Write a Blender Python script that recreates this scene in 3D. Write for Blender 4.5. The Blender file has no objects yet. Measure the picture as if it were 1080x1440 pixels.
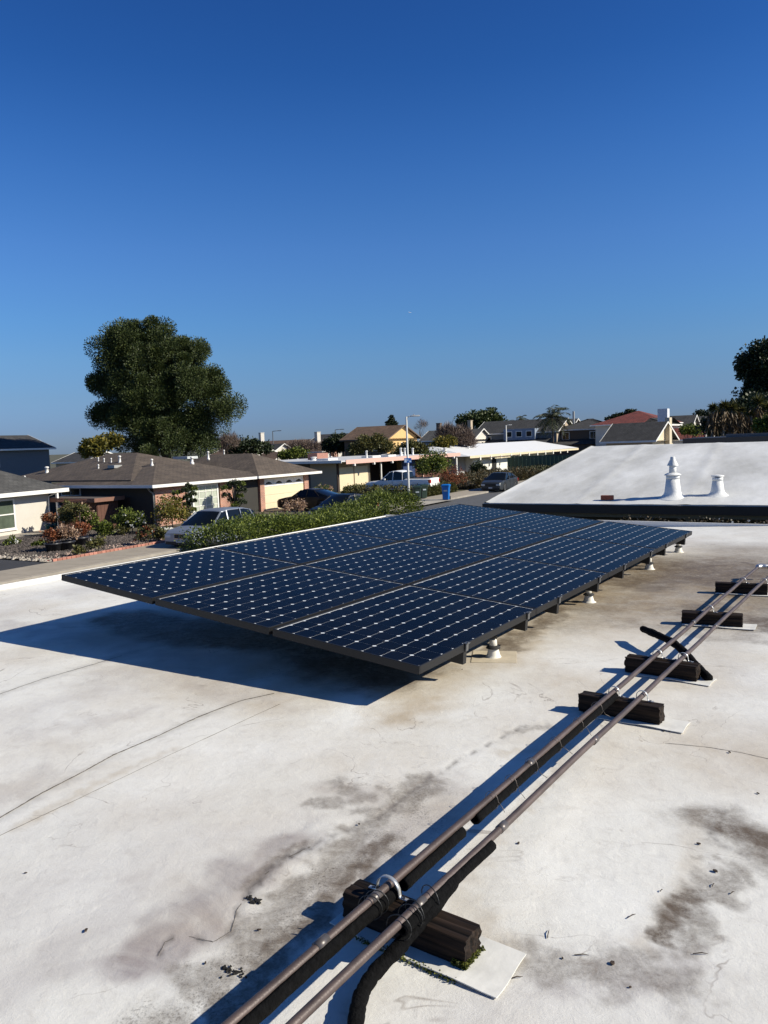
import bpy, bmesh, math, random
import numpy as np
from mathutils import Vector, Matrix
random.seed(7); rng = np.random.default_rng(7)
sc = bpy.context.scene
COL = sc.collection
R = math.radians

# ------------------------------------------------------------------ camera
F = 1085.0; HC = 1.42; G = -2.86          # focal length (px of a 1440 high picture), eye height above own roof, street level
PITCH = R(5.1); ROLL = R(2.0)
_f = Vector((0, math.cos(PITCH), -math.sin(PITCH))); _r0 = Vector((1, 0, 0)); _u0 = _r0.cross(_f)
_r = math.cos(ROLL)*_r0 - math.sin(ROLL)*_u0; _u = math.sin(ROLL)*_r0 + math.cos(ROLL)*_u0
cam = bpy.data.cameras.new('camera'); camo = bpy.data.objects.new('camera', cam); COL.objects.link(camo)
cam.sensor_fit = 'VERTICAL'; cam.sensor_height = 36; cam.sensor_width = 27; cam.lens = F/1440*36
cam.clip_start = .05; cam.clip_end = 60000
m = Matrix((_r, _u, -_f)).transposed().to_4x4(); m.translation = (0, 0, HC); camo.matrix_world = m
sc.camera = camo
# ------------------------------------------------------------------ sky and sun
SUN_AZ = 104.0; SUN_EL = 32.0
w = bpy.data.worlds.new('World'); sc.world = w; w.use_nodes = True
nt = w.node_tree; nt.nodes.clear()
sky = nt.nodes.new('ShaderNodeTexSky'); sky.sky_type = 'NISHITA'; sky.sun_disc = False
sky.sun_elevation = R(SUN_EL); sky.sun_rotation = R(SUN_AZ); sky.altitude = 0
sky.air_density = 1.0; sky.dust_density = 0.3; sky.ozone_density = 3.5
hs = nt.nodes.new('ShaderNodeHueSaturation'); hs.inputs['Saturation'].default_value = 1.15
bg = nt.nodes.new('ShaderNodeBackground'); bg.inputs['Strength'].default_value = 0.063
wo = nt.nodes.new('ShaderNodeOutputWorld')
nt.links.new(sky.outputs[0], hs.inputs['Color']); tcw = nt.nodes.new('ShaderNodeTexCoord'); sxyz = nt.nodes.new('ShaderNodeSeparateXYZ'); nt.links.new(tcw.outputs['Generated'], sxyz.inputs[0])
rw = nt.nodes.new('ShaderNodeValToRGB'); nt.links.new(sxyz.outputs[2], rw.inputs[0])
RAMP = [(.0, (.43, .61, 1.17)), (.03, (.449, .625, 1.19)), (.066, (.56, .731, 1.13)), (.111, (.679, .901, 1.235)), (.154, (.711, 1.003, 1.36)), (.1965, (.759, 1.046, 1.446)), (.237, (.765, 1.06, 1.50)),
        (.277, (.70, 1.04, 1.50)), (.314, (.626, 1.0, 1.50)), (.35, (.54, .94, 1.47)), (.417, (.40, .81, 1.36)), (.477, (.364, .75, 1.30)), (.62, (.46, .70, 1.08)), (.8, (.50, .66, .90)), (1, (.50, .64, .86))]
for i_, (p_, c_) in enumerate(RAMP):
    e_ = rw.color_ramp.elements[0] if i_ == 0 else (rw.color_ramp.elements[-1] if i_ == len(RAMP)-1 else rw.color_ramp.elements.new(p_))
    e_.position = p_; e_.color = (c_[0]/1.6, c_[1]/1.6, c_[2]/1.6, 1)
vm = nt.nodes.new('ShaderNodeVectorMath'); vm.operation = 'MULTIPLY'; nt.links.new(hs.outputs[0], vm.inputs[0]); nt.links.new(rw.outputs[0], vm.inputs[1])
vs = nt.nodes.new('ShaderNodeVectorMath'); vs.operation = 'SCALE'; vs.inputs['Scale'].default_value = 1.6; nt.links.new(vm.outputs[0], vs.inputs[0]); nt.links.new(vs.outputs[0], bg.inputs[0]); nt.links.new(bg.outputs[0], wo.inputs[0])
sl = bpy.data.lights.new('sun', 'SUN'); sl.energy = 5.0; sl.angle = R(.53); sl.color = (1, .935, .785)
so = bpy.data.objects.new('sun', sl); COL.objects.link(so)
sd = Vector((math.sin(R(SUN_AZ))*math.cos(R(SUN_EL)), math.cos(R(SUN_AZ))*math.cos(R(SUN_EL)), math.sin(R(SUN_EL))))
so.rotation_euler = sd.to_track_quat('Z', 'Y').to_euler()
sc.view_settings.view_transform = 'Standard'; sc.view_settings.look = 'None'
sc.view_settings.gamma = 1; sc.view_settings.exposure = 0.37; sc.view_settings.use_curve_mapping = False

# ------------------------------------------------------------------ measuring helpers
def ray(px, py): return _f + _r*((px-540)/F) - _u*((py-720)/F)
def at(px, py, z=0.0):                        # the point of the level z seen in that direction
    d = ray(px, py); t = (z-HC)/d.z; return Vector((0, 0, HC)) + d*t
def far(px, D, py=620):                       # ground point at distance D
    d = ray(px, py); return Vector((d.x/d.y*D, D, G))
def hgt(px, py, D):                           # height above street of something seen there at distance D
    d = ray(px, py); return HC + d.z/d.y*D - G
def azd(a): return Vector((math.sin(R(a)), math.cos(R(a)), 0))
# ------------------------------------------------------------------ materials
MATS = {}
def nodes(name):
    m = bpy.data.materials.new(name); m.use_nodes = True; t = m.node_tree
    b = t.nodes['Principled BSDF']; return m, t, b
def pm(name, col, rough=.7, var=.12, scale=6, bump=0, metal=0, coat=0, spec=.5, detail=4, stretch=None, island=0, bscale=None, obj_rand=0):
    if name in MATS: return MATS[name]
    m, t, b = nodes(name); L = t.links
    b.inputs['Roughness'].default_value = rough; b.inputs['Metallic'].default_value = metal
    b.inputs['Coat Weight'].default_value = coat; b.inputs['Coat Roughness'].default_value = .08
    b.inputs['Specular IOR Level'].default_value = spec
    tc = t.nodes.new('ShaderNodeTexCoord'); v = tc.outputs['Object']
    if stretch:
        mp = t.nodes.new('ShaderNodeMapping'); mp.inputs['Scale'].default_value = stretch; L.new(v, mp.inputs[0]); v = mp.outputs[0]
    n = t.nodes.new('ShaderNodeTexNoise'); n.inputs['Scale'].default_value = scale; n.inputs['Detail'].default_value = detail
    n.inputs['Roughness'].default_value = .62; L.new(v, n.inputs['Vector'])
    mr = t.nodes.new('ShaderNodeMapRange'); mr.inputs[1].default_value = .25; mr.inputs[2].default_value = .75
    mr.inputs[3].default_value = 1-var; mr.inputs[4].default_value = 1+var; L.new(n.outputs['Fac'], mr.inputs[0])
    fac = mr.outputs[0]
    if island or obj_rand:
        if island:
            g = t.nodes.new('ShaderNodeNewGeometry'); src = g.outputs['Random Per Island']; k = island
        else:
            g = t.nodes.new('ShaderNodeObjectInfo'); src = g.outputs['Random']; k = obj_rand
        m2 = t.nodes.new('ShaderNodeMapRange'); m2.inputs[3].default_value = 1-k; m2.inputs[4].default_value = 1+k; L.new(src, m2.inputs[0])
        mu = t.nodes.new('ShaderNodeMath'); mu.operation = 'MULTIPLY'; L.new(fac, mu.inputs[0]); L.new(m2.outputs[0], mu.inputs[1]); fac = mu.outputs[0]
    mx = t.nodes.new('ShaderNodeVectorMath'); mx.operation = 'SCALE'; mx.inputs[0].default_value = col; L.new(fac, mx.inputs['Scale'])
    L.new(mx.outputs[0], b.inputs['Base Color'])
    if bump:
        bp = t.nodes.new('ShaderNodeBump'); bp.inputs['Strength'].default_value = 1; bp.inputs['Distance'].default_value = bump
        if bscale:
            n2 = t.nodes.new('ShaderNodeTexNoise'); n2.inputs['Scale'].default_value = bscale; n2.inputs['Detail'].default_value = 5; L.new(v, n2.inputs['Vector'])
            L.new(n2.outputs['Fac'], bp.inputs['Height'])
        else: L.new(n.outputs['Fac'], bp.inputs['Height'])
        L.new(bp.outputs[0], b.inputs['Normal'])
    MATS[name] = m; return m
def leafm(name, col, var=.45, trans=.25, c2=None):
    if name in MATS: return MATS[name]
    m, t, b = nodes(name); L = t.links
    b.inputs['Roughness'].default_value = .55; b.inputs['Specular IOR Level'].default_value = .35
    g = t.nodes.new('ShaderNodeNewGeometry')
    cr = t.nodes.new('ShaderNodeValToRGB'); e = cr.color_ramp.elements
    c2 = c2 or (col[0]*1.5, col[1]*1.35, col[2]*1.1)
    e[0].color = (col[0]*(1-var), col[1]*(1-var), col[2]*(1-var), 1); e[1].color = (*c2, 1); e.new(.55).color = (*col, 1)
    L.new(g.outputs['Random Per Island'], cr.inputs[0]); L.new(cr.outputs[0], b.inputs['Base Color'])
    tr = t.nodes.new('ShaderNodeBsdfTranslucent'); L.new(cr.outputs[0], tr.inputs[0])
    mx = t.nodes.new('ShaderNodeMixShader'); mx.inputs[0].default_value = trans
    L.new(b.outputs[0], mx.inputs[1]); L.new(tr.outputs[0], mx.inputs[2]); L.new(mx.outputs[0], t.nodes['Material Output'].inputs[0])
    MATS[name] = m; return m
def brickm(name, c1, c2, mortar, bw, bh, ms=.012, rot=(R(90), 0, 0), bump=.004, offset=.5, vc=.5):
    if name in MATS: return MATS[name]
    m, t, b = nodes(name); L = t.links; b.inputs['Roughness'].default_value = .85
    tc = t.nodes.new('ShaderNodeTexCoord'); mp = t.nodes.new('ShaderNodeMapping'); mp.inputs['Rotation'].default_value = rot
    L.new(tc.outputs['Object'], mp.inputs[0])
    k = t.nodes.new('ShaderNodeTexBrick'); k.offset = offset
    k.inputs['Color1'].default_value = (*c1, 1); k.inputs['Color2'].default_value = (*c2, 1); k.inputs['Mortar'].default_value = (*mortar, 1)
    k.inputs['Scale'].default_value = 1; k.inputs['Brick Width'].default_value = bw; k.inputs['Row Height'].default_value = bh
    k.inputs['Mortar Size'].default_value = ms; k.inputs['Bias'].default_value = 0
    L.new(mp.outputs[0], k.inputs['Vector'])
    n = t.nodes.new('ShaderNodeTexNoise'); n.inputs['Scale'].default_value = 1.3; n.inputs['Detail'].default_value = 6; L.new(tc.outputs['Object'], n.inputs['Vector'])
    mr = t.nodes.new('ShaderNodeMapRange'); mr.inputs[1].default_value = .3; mr.inputs[2].default_value = .7; mr.inputs[3].default_value = 1-vc*.5; mr.inputs[4].default_value = 1+vc*.5; L.new(n.outputs[0], mr.inputs[0])
    s = t.nodes.new('ShaderNodeVectorMath'); s.operation = 'SCALE'; L.new(k.outputs['Color'], s.inputs[0]); L.new(mr.outputs[0], s.inputs['Scale'])
    L.new(s.outputs[0], b.inputs['Base Color'])
    bp = t.nodes.new('ShaderNodeBump'); bp.inputs['Distance'].default_value = bump; bp.inputs['Strength'].default_value = .8; bp.invert = True
    L.new(k.outputs['Fac'], bp.inputs['Height']); L.new(bp.outputs[0], b.inputs['Normal'])
    MATS[name] = m; return m
def flat(name, col, rough=.5, **k): return pm(name, col, rough, **k)
glass_dark = pm('window_glass', (.010, .013, .014), .1, var=.3, scale=1, spec=.4)
white_paint = pm('white_paint', (.74, .72, .68), .55, var=.06, scale=3)
dark_opening = pm('dark_interior', (.012, .011, .010), .9)

# ------------------------------------------------------------------ mesh helpers
def tag(o, label=None, cat=None, group=None, kind=None):
    if label: o['label'] = label
    if cat: o['category'] = cat
    if group: o['group'] = group
    if kind: o['kind'] = kind
    return o
def empty(name, loc=(0, 0, 0), rz=0, label=None, cat=None, group=None):
    o = bpy.data.objects.new(name, None); COL.objects.link(o); o.location = loc; o.rotation_euler = (0, 0, rz); o.empty_display_size = .2
    return tag(o, label, cat, group)
def mesh(name, V, Fc, mat, parent=None, smooth=False):
    me = bpy.data.meshes.new(name); me.from_pydata([tuple(v) for v in V], [], Fc); me.update()
    if smooth: me.polygons.foreach_set('use_smooth', [True]*len(me.polygons))
    me.materials.append(mat)
    o = bpy.data.objects.new(name, me); COL.objects.link(o)
    if parent: o.parent = parent
    return o
def share(name, me, parent, loc=(0, 0, 0)):
    o = bpy.data.objects.new(name, me); COL.objects.link(o); o.parent = parent; o.location = loc; return o
BF = [(0, 3, 2, 1), (4, 5, 6, 7), (0, 1, 5, 4), (1, 2, 6, 5), (2, 3, 7, 6), (3, 0, 4, 7)]
class MB:
    def __init__(s): s.V = []; s.F = []
    def add(s, V, Fc):
        n = len(s.V); s.V += [tuple(v) for v in V]; s.F += [tuple(i+n for i in f) for f in Fc]; return s
    def box(s, x0, x1, y0, y1, z0, z1):
        x0, x1 = sorted((x0, x1)); y0, y1 = sorted((y0, y1)); z0, z1 = sorted((z0, z1))
        return s.add([(x0, y0, z0), (x1, y0, z0), (x1, y1, z0), (x0, y1, z0), (x0, y0, z1), (x1, y0, z1), (x1, y1, z1), (x0, y1, z1)], BF)
    def obox(s, a, b, w_, h_, up=Vector((0, 0, 1))):   # beam from a to b
        a = Vector(a); b = Vector(b); d = (b-a).normalized(); sx = d.cross(up)
        if sx.length < 1e-4: sx = Vector((1, 0, 0))
        sx.normalize(); uz = sx.cross(d); V = []
        for p in (a, b):
            for i, j in ((-1, -1), (1, -1), (1, 1), (-1, 1)): V.append(p+sx*(i*w_/2)+uz*(j*h_/2))
        return s.add(V, [(0, 1, 2, 3), (7, 6, 5, 4), (0, 4, 5, 1), (1, 5, 6, 2), (2, 6, 7, 3), (3, 7, 4, 0)])
    def lathe(s, prof, n=20, c=(0, 0, 0)):
        V = []; k = len(prof)
        for i in range(n):
            a = 2*math.pi*i/n
            for r_, z in prof: V.append((c[0]+r_*math.cos(a), c[1]+r_*math.sin(a), c[2]+z))
        Fc = [(i*k+j, ((i+1) % n)*k+j, ((i+1) % n)*k+j+1, i*k+j+1) for i in range(n) for j in range(k-1)]
        Fc.append(tuple(i*k+k-1 for i in range(n))); Fc.append(tuple(i*k for i in range(n))[::-1])
        return s.add(V, Fc)
    def tube(s, pts, r, n=10, closed=False):
        P = [Vector(p) for p in pts]; k = len(P); V = []; up = Vector((0, 0, 1))
        for i, p in enumerate(P):
            d = (P[min(i+1, k-1)]-P[max(i-1, 0)]).normalized() if not closed else (P[(i+1) % k]-P[i-1]).normalized()
            sx = d.cross(up); sx = Vector((1, 0, 0)) if sx.length < 1e-3 else sx.normalized(); uz = sx.cross(d)
            rr = r[i] if isinstance(r, (list, tuple)) else r
            for j in range(n):
                a = 2*math.pi*j/n; V.append(p+sx*(rr*math.cos(a))+uz*(rr*math.sin(a)))
        m_ = k if closed else k-1
        Fc = [(i*n+j, i*n+(j+1) % n, ((i+1) % k)*n+(j+1) % n, ((i+1) % k)*n+j) for i in range(m_) for j in range(n)]
        if not closed: Fc += [tuple(range(n))[::-1], tuple((k-1)*n+j for j in range(n))]
        return s.add(V, Fc)
    def build(s, name, mat, parent=None, smooth=False): return mesh(name, s.V, s.F, mat, parent, smooth)
def autosmooth(o, a=35):
    bm = bmesh.new(); bm.from_mesh(o.data)
    for f in bm.faces: f.smooth = True
    for e in bm.edges:
        if len(e.link_faces) == 2 and e.calc_face_angle(0) > R(a): e.smooth = False
    bm.to_mesh(o.data); bm.free()
    return o
def bevel(o, wd, seg=2):
    bm = bmesh.new(); bm.from_mesh(o.data); bmesh.ops.bevel(bm, geom=bm.edges[:]+bm.verts[:], offset=wd, segments=seg, affect='EDGES', profile=.6); bm.to_mesh(o.data); bm.free(); return autosmooth(o)
def fast(name, V, n_per, mat, parent=None):     # V: (N*n_per,3) polygons with n_per corners each
    n = len(V); me = bpy.data.meshes.new(name); me.vertices.add(n); me.vertices.foreach_set('co', np.asarray(V, np.float32).ravel())
    me.loops.add(n); me.loops.foreach_set('vertex_index', np.arange(n, dtype=np.int32))
    k = n//n_per; me.polygons.add(k); me.polygons.foreach_set('loop_start', np.arange(0, n, n_per, dtype=np.int32))
    me.update(calc_edges=True); me.materials.append(mat)
    o = bpy.data.objects.new(name, me); COL.objects.link(o)
    if parent: o.parent = parent
    return o
def nrm(a): return a/(np.linalg.norm(a, axis=1, keepdims=True)+1e-9)
def leaves(P, D, ln, wd, rs=rng):               # quads at P pointing along D
    n = len(P); D = nrm(D); Q = nrm(np.cross(D, rs.normal(size=(n, 3))))
    l = ln*rs.uniform(.6, 1.3, (n, 1)); w_ = wd*rs.uniform(.6, 1.3, (n, 1))
    return np.stack([P, P+D*l*.5+Q*w_, P+D*l, P+D*l*.5-Q*w_], 1).reshape(-1, 3)
def clumps(blobs, m_, per, cr, ln, wd, radial=.7, shell=.35, updn=0, seed=1):
    rs = np.random.default_rng(seed); vol = np.array([b[3]*b[4]*b[5] for b in blobs])**(2/3); vol /= vol.sum()
    idx = rs.choice(len(blobs), m_, p=vol); B = np.array(blobs)[idx]
    d = nrm(rs.normal(size=(m_, 3))); d[:, 2] = np.where(d[:, 2] < -.3, -d[:, 2]*.4, d[:, 2])
    rr = (1-shell*rs.random((m_, 1))**1.6)
    C = B[:, :3]+d*B[:, 3:6]*rr
    C = np.repeat(C, per, 0); n = len(C); s = np.repeat(rs.uniform(.6, 1.25, (m_, 1)), per, 0)*cr
    off = nrm(rs.normal(size=(n, 3)))*rs.random((n, 1))**.45*.95; P = C+off*s
    D = off*radial+rs.normal(size=(n, 3))*(1-radial)*.8; D[:, 2] += updn
    return leaves(P, D, ln, wd, rs)
def branchy(mb, base, top, r0, blobs, nb, seed=3):
    rs = random.Random(seed); base = Vector(base); top = Vector(top)
    pts = [base.lerp(top, i/6)+Vector((rs.uniform(-1, 1), rs.uniform(-1, 1), 0))*r0*.5*(0 if i == 0 else 1) for i in range(7)]
    mb.tube(pts, [r0*(1.25 if i == 0 else 1-.75*i/6) for i in range(7)], 9)
    for i in range(nb):
        b = blobs[i % len(blobs)]; p = pts[2+rs.randrange(5)]
        e = Vector((b[0]+rs.uniform(-.6, .6)*b[3], b[1]+rs.uniform(-.6, .6)*b[4], b[2]+rs.uniform(-.3, .6)*b[5]))
        mid = p.lerp(e, .5)+Vector((0, 0, r0))
        mb.tube([p, mid, e], [r0*.4, r0*.25, r0*.07], 6)
bark = pm('bark', (.09, .07, .055), .9, var=.3, scale=9, bump=.01)
def tree(name, label, base, trunk_h, r0, blobs, mat, m_, per, cr, ln, wd, radial=.6, shell=.35, updn=0, seed=1, cat='tree', group=None, nb=10, tmat=None):
    t = empty(name, base, 0, label, cat, group)
    mb = MB(); cen = np.mean(np.array(blobs)[:, :3], 0); branchy(mb, (0, 0, 0), (cen[0], cen[1], trunk_h), r0, blobs, nb, seed)
    mb.build('trunk', tmat or bark, t, True)
    fast('crown', clumps(blobs, m_, per, cr, ln, wd, radial, shell, updn, seed), 4, mat, t)
    return t

# ================================================================== THE SETTING
def ground():
    m, t, b = nodes('earth'); L = t.links; b.inputs['Roughness'].default_value = .95
    n = t.nodes.new('ShaderNodeTexNoise'); n.inputs['Scale'].default_value = .12; n.inputs['Detail'].default_value = 8
    tc = t.nodes.new('ShaderNodeTexCoord'); L.new(tc.outputs['Object'], n.inputs['Vector'])
    cr = t.nodes.new('ShaderNodeValToRGB'); e = cr.color_ramp.elements; e[0].position = .35; e[1].position = .68
    e[0].color = (.045, .055, .022, 1); e[1].color = (.13, .11, .075, 1); L.new(n.outputs[0], cr.inputs[0]); L.new(cr.outputs[0], b.inputs['Base Color'])
    S = 30000; tag(mesh('ground', [(-S, -S, G-.03), (S, -S, G-.03), (S, S, G-.03), (-S, S, G-.03)], [(0, 1, 2, 3)], m), kind='structure')
ground()
# street frame: s runs along the street (away), t to the right of it
SA = 30.0; S_ = azd(SA); T_ = azd(SA+90)
def st(s, t, z=G): return Vector((S_.x*s+T_.x*t, S_.y*s+T_.y*t, z))
def stc(p): return (p.x*S_.x+p.y*S_.y, p.x*T_.x+p.y*T_.y)
asphalt = pm('asphalt', (.085, .085, .088), .9, var=.18, scale=3, bump=.003, bscale=120)
concrete = pm('concrete_paving', (.33, .285, .225), .9, var=.16, scale=1.2, bump=.002, bscale=60)
concrete2 = pm('kerb_concrete', (.30, .27, .23), .9, var=.2, scale=2)
def strip(name, s0, s1, t0, t1, z, mat, thick=.0):
    if thick: V = [st(s0, t0, G-.02), st(s1, t0, G-.02), st(s1, t1, G-.02), st(s0, t1, G-.02)]+[st(s0, t0, z), st(s1, t0, z), st(s1, t1, z), st(s0, t1, z)]; o = mesh(name, V, BF, mat)
    else: o = mesh(name, [st(s0, t0, z), st(s0, t1, z), st(s1, t1, z), st(s1, t0, z)], [(0, 1, 2, 3)], mat)
    return tag(o, kind='structure')
KT = -23.9                                   # far kerb line
strip('street', -60, 330, KT+.15, KT+9.4, G, asphalt)
def pavement():                               # slabs of the far pavement, recessed joints
    base = strip('pavement', -60, 330, KT-2.3, KT-.002, G+.10, concrete2, 1)
    me = None
    for i in range(-4, 92):
        if me is None:
            o = MB().box(.006, 1.194, .03, 2.26, 0, .022).build('paving_slab', concrete, base); bevel(o, .006, 1); me = o.data
        else: o = share('paving_slab', me, base)
        o.location = st(i*1.2, KT, G+.10); o.rotation_euler = (0, 0, R(90-SA))
    strip('kerb', -60, 330, KT, KT+.15, G+.12, concrete2, 1)
pavement()
strip('near_pavement', -60, 330, KT+9.4, KT+11.2, G+.11, concrete, 1)
# driveways
strip('driveway', *(lambda a: (a, a+6.2))(stc(at(612, 707, G))[0]-4.6), KT-6.5, KT+.9, G+.128, pm('driveway_concrete', (.36, .33, .28), .9, var=.15, scale=1.5))

# ------------------------------------------------------------------ own roof
RA = 33.0; RS = azd(RA); RT = azd(RA+90)       # roof axes
def rt(s, t, z=0): return Vector((RS.x*s+RT.x*t, RS.y*s+RT.y*t, z))
def vnoise(x, y, seed):
    xi = np.floor(x).astype(np.int64); yi = np.floor(y).astype(np.int64); xf = x-xi; yf = y-yi
    xf = xf*xf*(3-2*xf); yf = yf*yf*(3-2*yf)
    def h(a, b):
        n = (a*374761393+b*668265263+seed*974711) & 0x7fffffff; n = ((n ^ (n >> 13))*1274126177) & 0x7fffffff
        return ((n ^ (n >> 16)) & 0xffff)/65535.
    return (h(xi, yi)*(1-xf)+h(xi+1, yi)*xf)*(1-yf)+(h(xi, yi+1)*(1-xf)+h(xi+1, yi+1)*xf)*yf
def fbm(x, y, sc_, oc=4, seed=0):
    a = 1; o = 0; tot = 0
    for i in range(oc): o = o+a*vnoise(x*sc_+31*i, y*sc_+17*i, seed+i*7); tot += a; a *= .5; sc_ *= 2.05
    return o/tot
def P2(px, py): p = at(px, py, 0); return (p.x, p.y)
def blob(X, Y, c, c2, w_, seed, rough=.35):    # soft stain lying along the segment c-c2 (photo points), half width w_ metres
    (x0, y0), (x1, y1) = P2(*c), P2(*c2); dx, dy = x1-x0, y1-y0; L2 = dx*dx+dy*dy+1e-9
    t = np.clip(((X-x0)*dx+(Y-y0)*dy)/L2, 0, 1); d = np.hypot(X-x0-t*dx, Y-y0-t*dy)/w_
    d = d+(fbm(X, Y, 1.6/w_, 4, seed)-.5)*2*rough*1.6
    return np.clip(1.25-d, 0, 1)**1.0*np.clip(1.25-d, 0, 1)**.3
def band(X, Y, pts, w_, seed, wob=.5):
    r_ = np.zeros_like(X)
    for a, b in zip(pts[:-1], pts[1:]): r_ = np.maximum(r_, blob(X, Y, a, b, w_, seed, wob))
    return r_
own_left = (lambda p: p.x*RT.x+p.y*RT.y)(at(0, 830, .02)); print('left edge', own_left)
def own_roof():
    m, t, b = nodes('roof_membrane'); L = t.links
    tc = t.nodes.new('ShaderNodeTexCoord'); O = tc.outputs['Object']
    def noise(s, d=6, r_=.6, dist=0):
        n = t.nodes.new('ShaderNodeTexNoise'); n.inputs['Scale'].default_value = s; n.inputs['Detail'].default_value = d; n.inputs['Roughness'].default_value = r_
        n.inputs['Distortion'].default_value = dist; L.new(O, n.inputs['Vector']); return n.outputs['Fac']
    def rng_(v, a, b_, c=0, d=1):
        n = t.nodes.new('ShaderNodeMapRange'); n.inputs[1].default_value = a; n.inputs[2].default_value = b_; n.inputs[3].default_value = c; n.inputs[4].default_value = d; L.new(v, n.inputs[0]); return n.outputs[0]
    def mul(a, b_, op='MULTIPLY'):
        n = t.nodes.new('ShaderNodeMath'); n.operation = op; n.use_clamp = True
        for i, q in enumerate((a, b_)):
            if isinstance(q, (int, float)): n.inputs[i].default_value = q
            else: L.new(q, n.inputs[i])
        return n.outputs[0]
    def mix(f, a, b_):
        n = t.nodes.new('ShaderNodeMix'); n.data_type = 'RGBA'
        L.new(f, n.inputs[0])
        for i, q in ((6, a), (7, b_)):
            if isinstance(q, tuple): n.inputs[i].default_value = (*q, 1)
            else: L.new(q, n.inputs[i])
        return n.outputs[2]
    def attr(n_):
        n = t.nodes.new('ShaderNodeAttribute'); n.attribute_name = n_; return n.outputs['Fac']
    base = mix(rng_(noise(1.3, 8, .65, .4), .3, .72), (.80, .79, .75), (.69, .67, .615))
    base = mix(mul(rng_(noise(11, 8, .7, .6), .52, .75), .4), base, (.45, .42, .38))
    # broad grey-purple films, tan runs, then gritty dark dirt and painted under-array shade
    base = mix(mul(attr('film'), rng_(noise(3, 7, .7, 1.0), .25, .62, .35, 1)), base, (.33, .295, .29))
    base = mix(mul(attr('tan'), rng_(noise(4, 7, .65, .5), .25, .65, .45, 1)), base, (.42, .33, .215))
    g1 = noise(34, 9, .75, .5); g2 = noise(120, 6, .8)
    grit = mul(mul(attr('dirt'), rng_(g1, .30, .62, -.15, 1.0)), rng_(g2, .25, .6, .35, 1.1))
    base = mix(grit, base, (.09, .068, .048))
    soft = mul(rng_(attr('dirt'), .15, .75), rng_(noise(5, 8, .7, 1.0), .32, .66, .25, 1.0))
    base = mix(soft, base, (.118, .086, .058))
    spk = mul(attr('speck'), rng_(noise(105, 7, .8, .4), .50, .66))
    base = mix(spk, base, (.085, .07, .055))
    rn = noise(1.15, 5, .55, 1.2); cont = t.nodes.new('ShaderNodeMath'); cont.operation = 'ABSOLUTE'; sb = t.nodes.new('ShaderNodeMath'); sb.operation = 'SUBTRACT'; sb.inputs[1].default_value = .5; L.new(rn, sb.inputs[0]); L.new(sb.outputs[0], cont.inputs[0])
    ring = mul(rng_(cont.outputs[0], 0, .006, 1, 0), rng_(noise(2.1, 3), .5, .62)); base = mix(mul(ring, .7), base, (.24, .20, .17))
    tide = mul(rng_(sb.outputs[0], .0, .05, 0, 1), rng_(noise(.6, 3), .45, .65)); base = mix(mul(tide, .2), base, (.50, .47, .43))
    mpz = t.nodes.new('ShaderNodeMapping'); mpz.inputs['Rotation'].default_value = (0, 0, R(RA+90-180)); mpz.inputs['Scale'].default_value = (1.2, 22, 1); L.new(O, mpz.inputs[0])
    ns_ = t.nodes.new('ShaderNodeTexNoise'); ns_.inputs['Scale'].default_value = 1.0; ns_.inputs['Detail'].default_value = 6; L.new(mpz.outputs[0], ns_.inputs[0])
    base = mix(mul(rng_(ns_.outputs['Fac'], .5, .8), .14), base, (.52, .49, .44))
    line = mul(attr('crease'), rng_(noise(18, 5, .7, 1), .25, .55, .3, 1)); base = mix(line, base, (.12, .105, .095))
    # sparse tiny specks everywhere
    dots = mul(rng_(noise(210, 2, .5), .72, .78), .8); base = mix(dots, base, (.12, .10, .08))
    L.new(base, b.inputs['Base Color']); b.inputs['Roughness'].default_value = .62; b.inputs['Specular IOR Level'].default_value = .35
    bp = t.nodes.new('ShaderNodeBump'); bp.inputs['Distance'].default_value = .0035; bp.inputs['Strength'].default_value = .8; L.new(noise(16, 8, .6, .4), bp.inputs['Height'])
    bp2 = t.nodes.new('ShaderNodeBump'); bp2.inputs['Distance'].default_value = .0012; bp2.inputs['Strength'].default_value = .9; L.new(g2, bp2.inputs['Height']); L.new(bp.outputs[0], bp2.inputs['Normal'])
    L.new(bp2.outputs[0], b.inputs['Normal'])
    MATS['roof_membrane'] = m
    LE = own_left
    s = np.concatenate([np.linspace(-6, -.6, 20), np.linspace(-.5, 3.5, 200)[1:], np.linspace(3.5, 12.05, 300)[1:]])
    tt = np.concatenate([np.linspace(LE, -4.2, 110), np.linspace(-4.2, 1.6, 270)[1:], np.linspace(1.6, 5, 90)[1:], np.linspace(5, 9, 16)[1:]])
    Sg, Tg = np.meshgrid(s, tt, indexing='ij'); X = RS.x*Sg+RT.x*Tg; Y = RS.y*Sg+RT.y*Tg
    crease = band(X, Y, [(-60, 1180), (0, 1150), (60, 1115), (120, 1084), (160, 1062), (195, 1047), (225, 1034), (280, 1008), (340, 985), (390, 974)], .05, 5, .5)*.3*(.35+.9*fbm(X, Y, 2.5, 3, 77))
    crease = np.maximum(crease, .22*band(X, Y, [(-20, 990), (0, 976), (60, 955), (130, 935), (175, 921), (240, 903)], .06, 9, .5))
    c3 = [(222, 1345), (232, 1325), (255, 1315), (300, 1325), (325, 1310), (333, 1280), (345, 1262), (372, 1230), (400, 1208), (438, 1190), (470, 1174), (540, 1145), (580, 1112), (620, 1085), (655, 1063), (700, 1040), (735, 1022)]
    crease = np.maximum(crease, .75*band(X, Y, c3[:8], .007, 3, .5)); crease = np.maximum(crease, .95*band(X, Y, c3[6:10], .02, 3, .6)); crease = np.maximum(crease, .6*band(X, Y, c3[9:], .012, 4, .9))
    crease = np.maximum(crease, .5*band(X, Y, [(990, 1160), (1015, 1190), (1040, 1200)], .012, 14, .5))
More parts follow.
